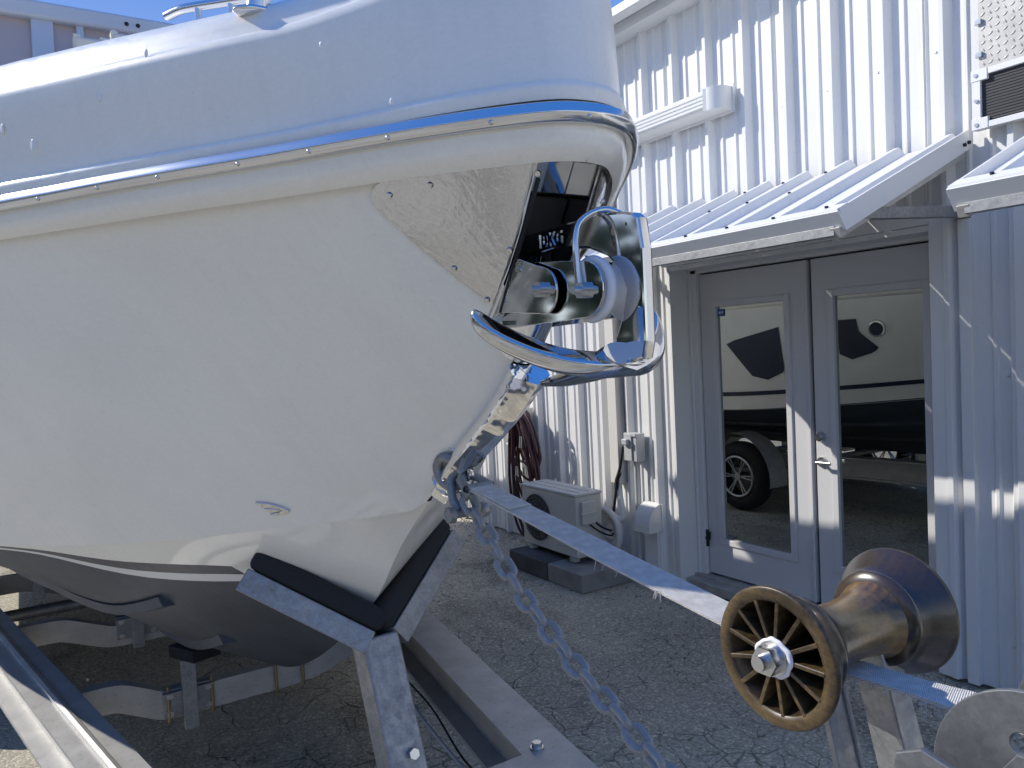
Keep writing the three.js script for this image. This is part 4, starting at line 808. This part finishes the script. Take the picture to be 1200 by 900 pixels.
// winch stand, roller and winch
{
  const zr = -0.523, yr = 1.465;
  const prof = [];
  const lathe = (pts) => new THREE.LatheGeometry(pts.map(([x, r]) => new THREE.Vector2(r, x)), 72).rotateZ(Math.PI / 2).translate(XC, yr, zr);
  const R = part('bow_roller', lathe([[0.062, 0.045], [0.050, 0.040], [0.034, 0.0352], [0.0, 0.033], [-0.034, 0.0352], [-0.050, 0.040], [-0.062, 0.045]]), M.amberNeck, T);
  for (const s of [-1, 1]) {
    const sub = (name, g, m) => { const o = part(name, g, m, R); o.position.set(0, 0, 0); return o; };
    sub('bell', lathe([[0.106, 0.0735], [0.100, 0.0705], [0.082, 0.0590], [0.072, 0.0530], [0.069, 0.0545], [0.064, 0.0535], [0.060, 0.046], [0.058, 0.040]].map(([x, r]) => [-s * x, r])), M.amber);
    sub('rim', lathe([[0.106, 0.0735], [0.110, 0.0738], [0.1125, 0.0722], [0.1128, 0.066], [0.112, 0.0590], [0.107, 0.0585]].map(([x, r]) => [-s * x, r])), M.amberRim);
    const dish = part('bell_dish', new THREE.LatheGeometry([[0.060, 0.1115], [0.058, 0.107], [0.045, 0.083], [0.030, 0.073], [0.010, 0.071]].map(([r, y]) => new THREE.Vector2(r, -s * y)), 60).rotateZ(Math.PI / 2).translate(XC, yr, zr), M.amber, R); dish.position.set(0, 0, 0);
    for (let k = 0; k < 13; k++) {
      const a = k / 13 * Math.PI * 2 + 0.1, c = Math.cos(a), q = Math.sin(a);
      const sh = new THREE.Shape([[0.112, 0.019], [0.112, 0.0592], [0.106, 0.0592], [0.078, 0.036], [0.076, 0.019]].map(([x, r]) => new THREE.Vector2(s * x, r))), g = new THREE.ExtrudeGeometry(sh, { depth: 0.0034, bevelEnabled: true, bevelSize: 0.0006, bevelThickness: 0.0006, bevelSegments: 1 }).translate(0, 0, -0.0017).rotateX(a).translate(XC, yr, zr);
      const o = part('spoke', g, M.amberRim, R); o.position.set(0, 0, 0);
    }
    const hub = part('hub', new THREE.LatheGeometry([[0.010, 0.112], [0.019, 0.111], [0.021, 0.104], [0.021, 0.075]].map(([r, y]) => new THREE.Vector2(r, -s * y)), 30).rotateZ(Math.PI / 2).translate(XC, yr, zr), M.amber, R); hub.position.set(0, 0, 0);
    const gr = new THREE.TorusGeometry(0.0195, 0.0030, 8, 60).rotateY(Math.PI / 2), gp = gr.attributes.position;
    for (let i = 0; i < gp.count; i++) { const a = Math.atan2(gp.getY(i), gp.getZ(i)), f = 1 + 0.06 * Math.sin(a * 2 + 1) + 0.035 * Math.sin(a * 5) + 0.02 * Math.sin(a * 11 + 2); gp.setXYZ(i, gp.getX(i) * (0.8 + 0.6 * (f - 0.8)), gp.getY(i) * f, gp.getZ(i) * f); }
    gr.computeVertexNormals(); sub('grease', gr.translate(XC + s * 0.1125, yr, zr), M.poly);
    const nut = part('nut', [cyl(V(XC + s * 0.112, yr, zr), V(XC + s * 0.1155, yr, zr), 0.018, 0.018, 24), hexNut(V(XC + s * 0.1155, yr, zr), V(s, 0, 0), 0.0155, 0.013), cyl(V(XC + s * 0.128, yr, zr), V(XC + s * 0.138, yr, zr), 0.0085, 0.008, 16)], M.bolt, R); nut.position.set(0, 0, 0);
  }
  part('roller_leg', [bar(V(0.705, 1.455, -0.515), V(0.685, 0.62, -0.30), 0.034, 0.008, V(0, 0, 1)), bar(V(0.722, 1.455, -0.525), V(0.702, 0.62, -0.31), 0.006, 0.034, V(0, 0, 1))], M.galv, T);
  part('roller_leg', [bar(V(0.815, 1.455, -0.52), V(0.835, 0.62, -0.32), 0.05, 0.008, V(0, 0, 1)), bar(V(0.792, 1.455, -0.525), V(0.812, 0.62, -0.33), 0.006, 0.04, V(0, 0, 1))], M.galv, T);
  part('winch_arm', [bar(V(0.75, 1.28, -0.42), V(0.75, 1.30, 0.05), 0.09, 0.06)], M.galv, T);
  const wz = -0.285, wy = 1.415;
  const Wn = part('winch_drum', [cyl(V(0.67, wy, wz), V(0.83, wy, wz), 0.022, 0.022, 24)], M.zinc, T);
  for (const [x, r] of [[0.664, 0.088], [0.815, 0.088]]) { const o = part('drum_flange', extrudeX(Array.from({ length: 48 }, (_, i) => [wz + Math.cos(i / 24 * Math.PI) * r, wy + Math.sin(i / 24 * Math.PI) * r]), x, x + 0.006, 0.001, [[wz - 0.015, wy + 0.042, 0.009], [wz + 0.048, wy + 0.02, 0.008], [wz - 0.042, wy - 0.025, 0.008]]), M.zinc, Wn); o.position.set(0, 0, 0); }
  part('winch_frame', [extrudeX([[-0.40, 1.36], [-0.388, 1.425], [-0.365, 1.437], [-0.2, 1.40], [-0.2, 1.28], [-0.40, 1.28]], 0.630, 0.637, 0.0015), extrudeX([[-0.335, 1.40], [-0.3, 1.452], [-0.26, 1.452], [-0.22, 1.40], [-0.22, 1.3], [-0.335, 1.3]], 0.655, 0.661, 0.001)], M.zinc, T);
}
// fenders and wheels on the port side (mirrored in the door) and starboard
function wheel(x, z, s) {
  const R = 0.36, c = V(x, R, z);
  const w = part('wheel', new THREE.TorusGeometry(R - 0.085, 0.085, 14, 40).scale(1, 1, 1.25).rotateY(Math.PI / 2).translate(c.x, c.y, c.z), M.tyre, T);
  const rim = part('rim', [new THREE.TorusGeometry(0.205, 0.014, 8, 36).rotateY(Math.PI / 2).translate(c.x + s * 0.09, c.y, c.z), cyl(V(c.x + s * 0.02, c.y, c.z), V(c.x + s * 0.085, c.y, c.z), 0.05, 0.04, 20), ...Array.from({ length: 12 }, (_, k) => { const a = Math.floor(k / 2) / 6 * Math.PI * 2 + (k % 2 ? 0.1 : -0.1); return bar(V(c.x + s * 0.07, c.y + Math.sin(a) * 0.03, c.z + Math.cos(a) * 0.03), V(c.x + s * 0.088, c.y + Math.sin(a) * 0.2, c.z + Math.cos(a) * 0.2), 0.012, 0.018, V(1, 0, 0)); })], M.bolt, w); rim.position.set(0, 0, 0);
  const f = []; for (let i = 0; i <= 20; i++) { const a = lerp(-0.15, Math.PI + 0.15, i / 20); f.push([V(c.x - 0.13, c.y + Math.sin(a) * 0.45, c.z + Math.cos(a) * 0.45), V(c.x + 0.13, c.y + Math.sin(a) * 0.45, c.z + Math.cos(a) * 0.45)]); }
  part('fender', grid(f), M.alu, T);
}
for (const z of [-5.42, -6.35]) { wheel(2.0, z, 1); wheel(-0.5, z, -1); }
for (const z of [-5.42, -6.35]) part('axle', cyl(V(-0.5, 0.36, z), V(2.0, 0.36, z), 0.035, 0.035, 14), M.galv, T);

// ------------------------------------------------------------------ winch strap with its hook
{
  const St = thing('winch_strap', 'frayed pale webbing strap running from the bow eye to the winch roller', 'strap', V(XC, 1.5, -0.9));
  const pts = [V(XC, 1.525, -1.315), V(XC, 1.47, -0.92), V(XC, 1.424, -0.56), V(XC, 1.4285, -0.50), V(XC, 1.434, -0.40), V(XC, 1.438, -0.30), V(XC, 1.435, -0.26)];
  const path = new THREE.CatmullRomCurve3(pts, false, 'catmullrom', 0.1).getPoints(60);
  part('webbing', sweep(path, path.map((_, i) => { const a = 0.10 * Math.sin(i * 0.11 + 0.4) * smooth(0, 8, i) * (1 - smooth(34, 42, i)), c = Math.cos(a), q = Math.sin(a); return [[-0.025, -0.0018], [0.025, -0.0018], [0.025, 0.0018], [-0.025, 0.0018]].map(([x, y]) => [x * c - y * q, x * q + y * c]); })), M.web, St);
  part('folded_end', sweep(path.slice(0, 5).map((p) => V(p.x, p.y + 0.004, p.z)), [[-0.0245, -0.0012], [0.0245, -0.0012], [0.0245, 0.0012], [-0.0245, 0.0012]]), M.web, St);
  seed = 5; const fr = [];
  for (let i = 0; i < 46; i++) { const p = path[8 + Math.floor(rnd() * 34)], s = rnd() < 0.7 ? -1 : 1, l = 0.006 + 0.016 * rnd() * rnd(), a = V(p.x + s * 0.0245, p.y, p.z + (rnd() - 0.5) * 0.02); fr.push(cyl(a, a.clone().add(V(s * l * 0.5, -l, (rnd() - 0.3) * l)), 0.0007, 0.0003, 4)); }
  part('frayed_thread', fr, M.web, St).userData.kind = 'stuff';
  part('strap_hook', [
    tube([V(XC - 0.028, 1.527, -1.32), V(XC, 1.527, -1.318), V(XC + 0.028, 1.527, -1.32)], 0.009, 10, 10),
    tube([V(XC - 0.028, 1.527, -1.32), V(XC - 0.022, 1.535, -1.345), V(XC - 0.008, 1.548, -1.372)], 0.0085, 16, 10), tube([V(XC + 0.028, 1.527, -1.32), V(XC + 0.022, 1.535, -1.345), V(XC + 0.008, 1.548, -1.372)], 0.0085, 16, 10),
    tube([V(XC - 0.006, 1.55, -1.365), V(XC - 0.016, 1.575, -1.395), V(XC - 0.022, 1.578, -1.43), V(XC - 0.022, 1.555, -1.455), V(XC - 0.016, 1.525, -1.445), V(XC - 0.006, 1.515, -1.41), V(XC + 0.004, 1.52, -1.385)], 0.0105, 40, 12),
  ], M.galv, St);
}
// ------------------------------------------------------------------ safety chain: separate links
{
  const C = thing('safety_chain', 'galvanised steel safety chain hanging from the bow eye below the strap', 'chain', V(XC, 1.2, -1.1));
  const a = V(XC - 0.005, 1.53, -1.395), pts = [a, V(XC - 0.004, 1.467, -1.331), V(XC - 0.003, 1.418, -1.27), V(XC - 0.002, 1.349, -1.186), V(XC, 1.304, -1.107), V(XC, 1.266, -1.035), V(XC, 1.238, -0.969), V(XC, 1.204, -0.888), V(XC, 1.175, -0.825), V(XC, 1.13, -0.69), V(XC, 1.11, -0.55)];
  const curve = new THREE.CatmullRomCurve3(pts), L = curve.getLength(), pitch = 0.040, n = Math.floor(L / pitch);
  const r = 0.0066, hw = 0.0135, hl = 0.0208, st = [];
  for (let i = 0; i < 24; i++) { const t = i / 24 * Math.PI * 2, c = Math.cos(t), s = Math.sin(t); st.push(V(c * hw, 0, s * hw + Math.sign(s) * (hl - hw))); }
  const link = boxUV(new THREE.TubeGeometry(new THREE.CatmullRomCurve3(st, true), 48, r, 8, true));
  for (let i = 0; i < n; i++) {
    const u = (i + 0.5) / n, p = curve.getPointAt(u), t = curve.getTangentAt(u);
    const o = new THREE.Mesh(link, M.chainSteel); o.name = 'link'; o.castShadow = o.receiveShadow = true;
    const m = frameMatrix(V(0, 0, 0), t, V(1, 0, 0)), rot = new THREE.Matrix4().makeRotationZ((i % 2 ? Math.PI / 2 : 0) + 0.35 + 0.1 * Math.sin(i * 2.3));
    o.quaternion.setFromRotationMatrix(m.multiply(rot)); o.position.copy(p).sub(C.position); C.add(o);
  }
  part('shackle', [tube([V(XC - 0.022, 1.475, -1.37), V(XC - 0.024, 1.50, -1.39), V(XC - 0.014, 1.535, -1.41), V(XC + 0.012, 1.535, -1.41), V(XC + 0.022, 1.50, -1.39), V(XC + 0.02, 1.475, -1.37)], 0.009, 30, 10), cyl(V(XC - 0.045, 1.47, -1.365), V(XC + 0.035, 1.47, -1.365), 0.009, 0.009, 12), hexNut(V(XC - 0.05, 1.47, -1.365), V(1, 0, 0), 0.017, 0.014), new THREE.SphereGeometry(0.016, 12, 8).translate(XC + 0.034, 1.47, -1.365)], M.galv, C);
}

renderer.render(scene, camera);
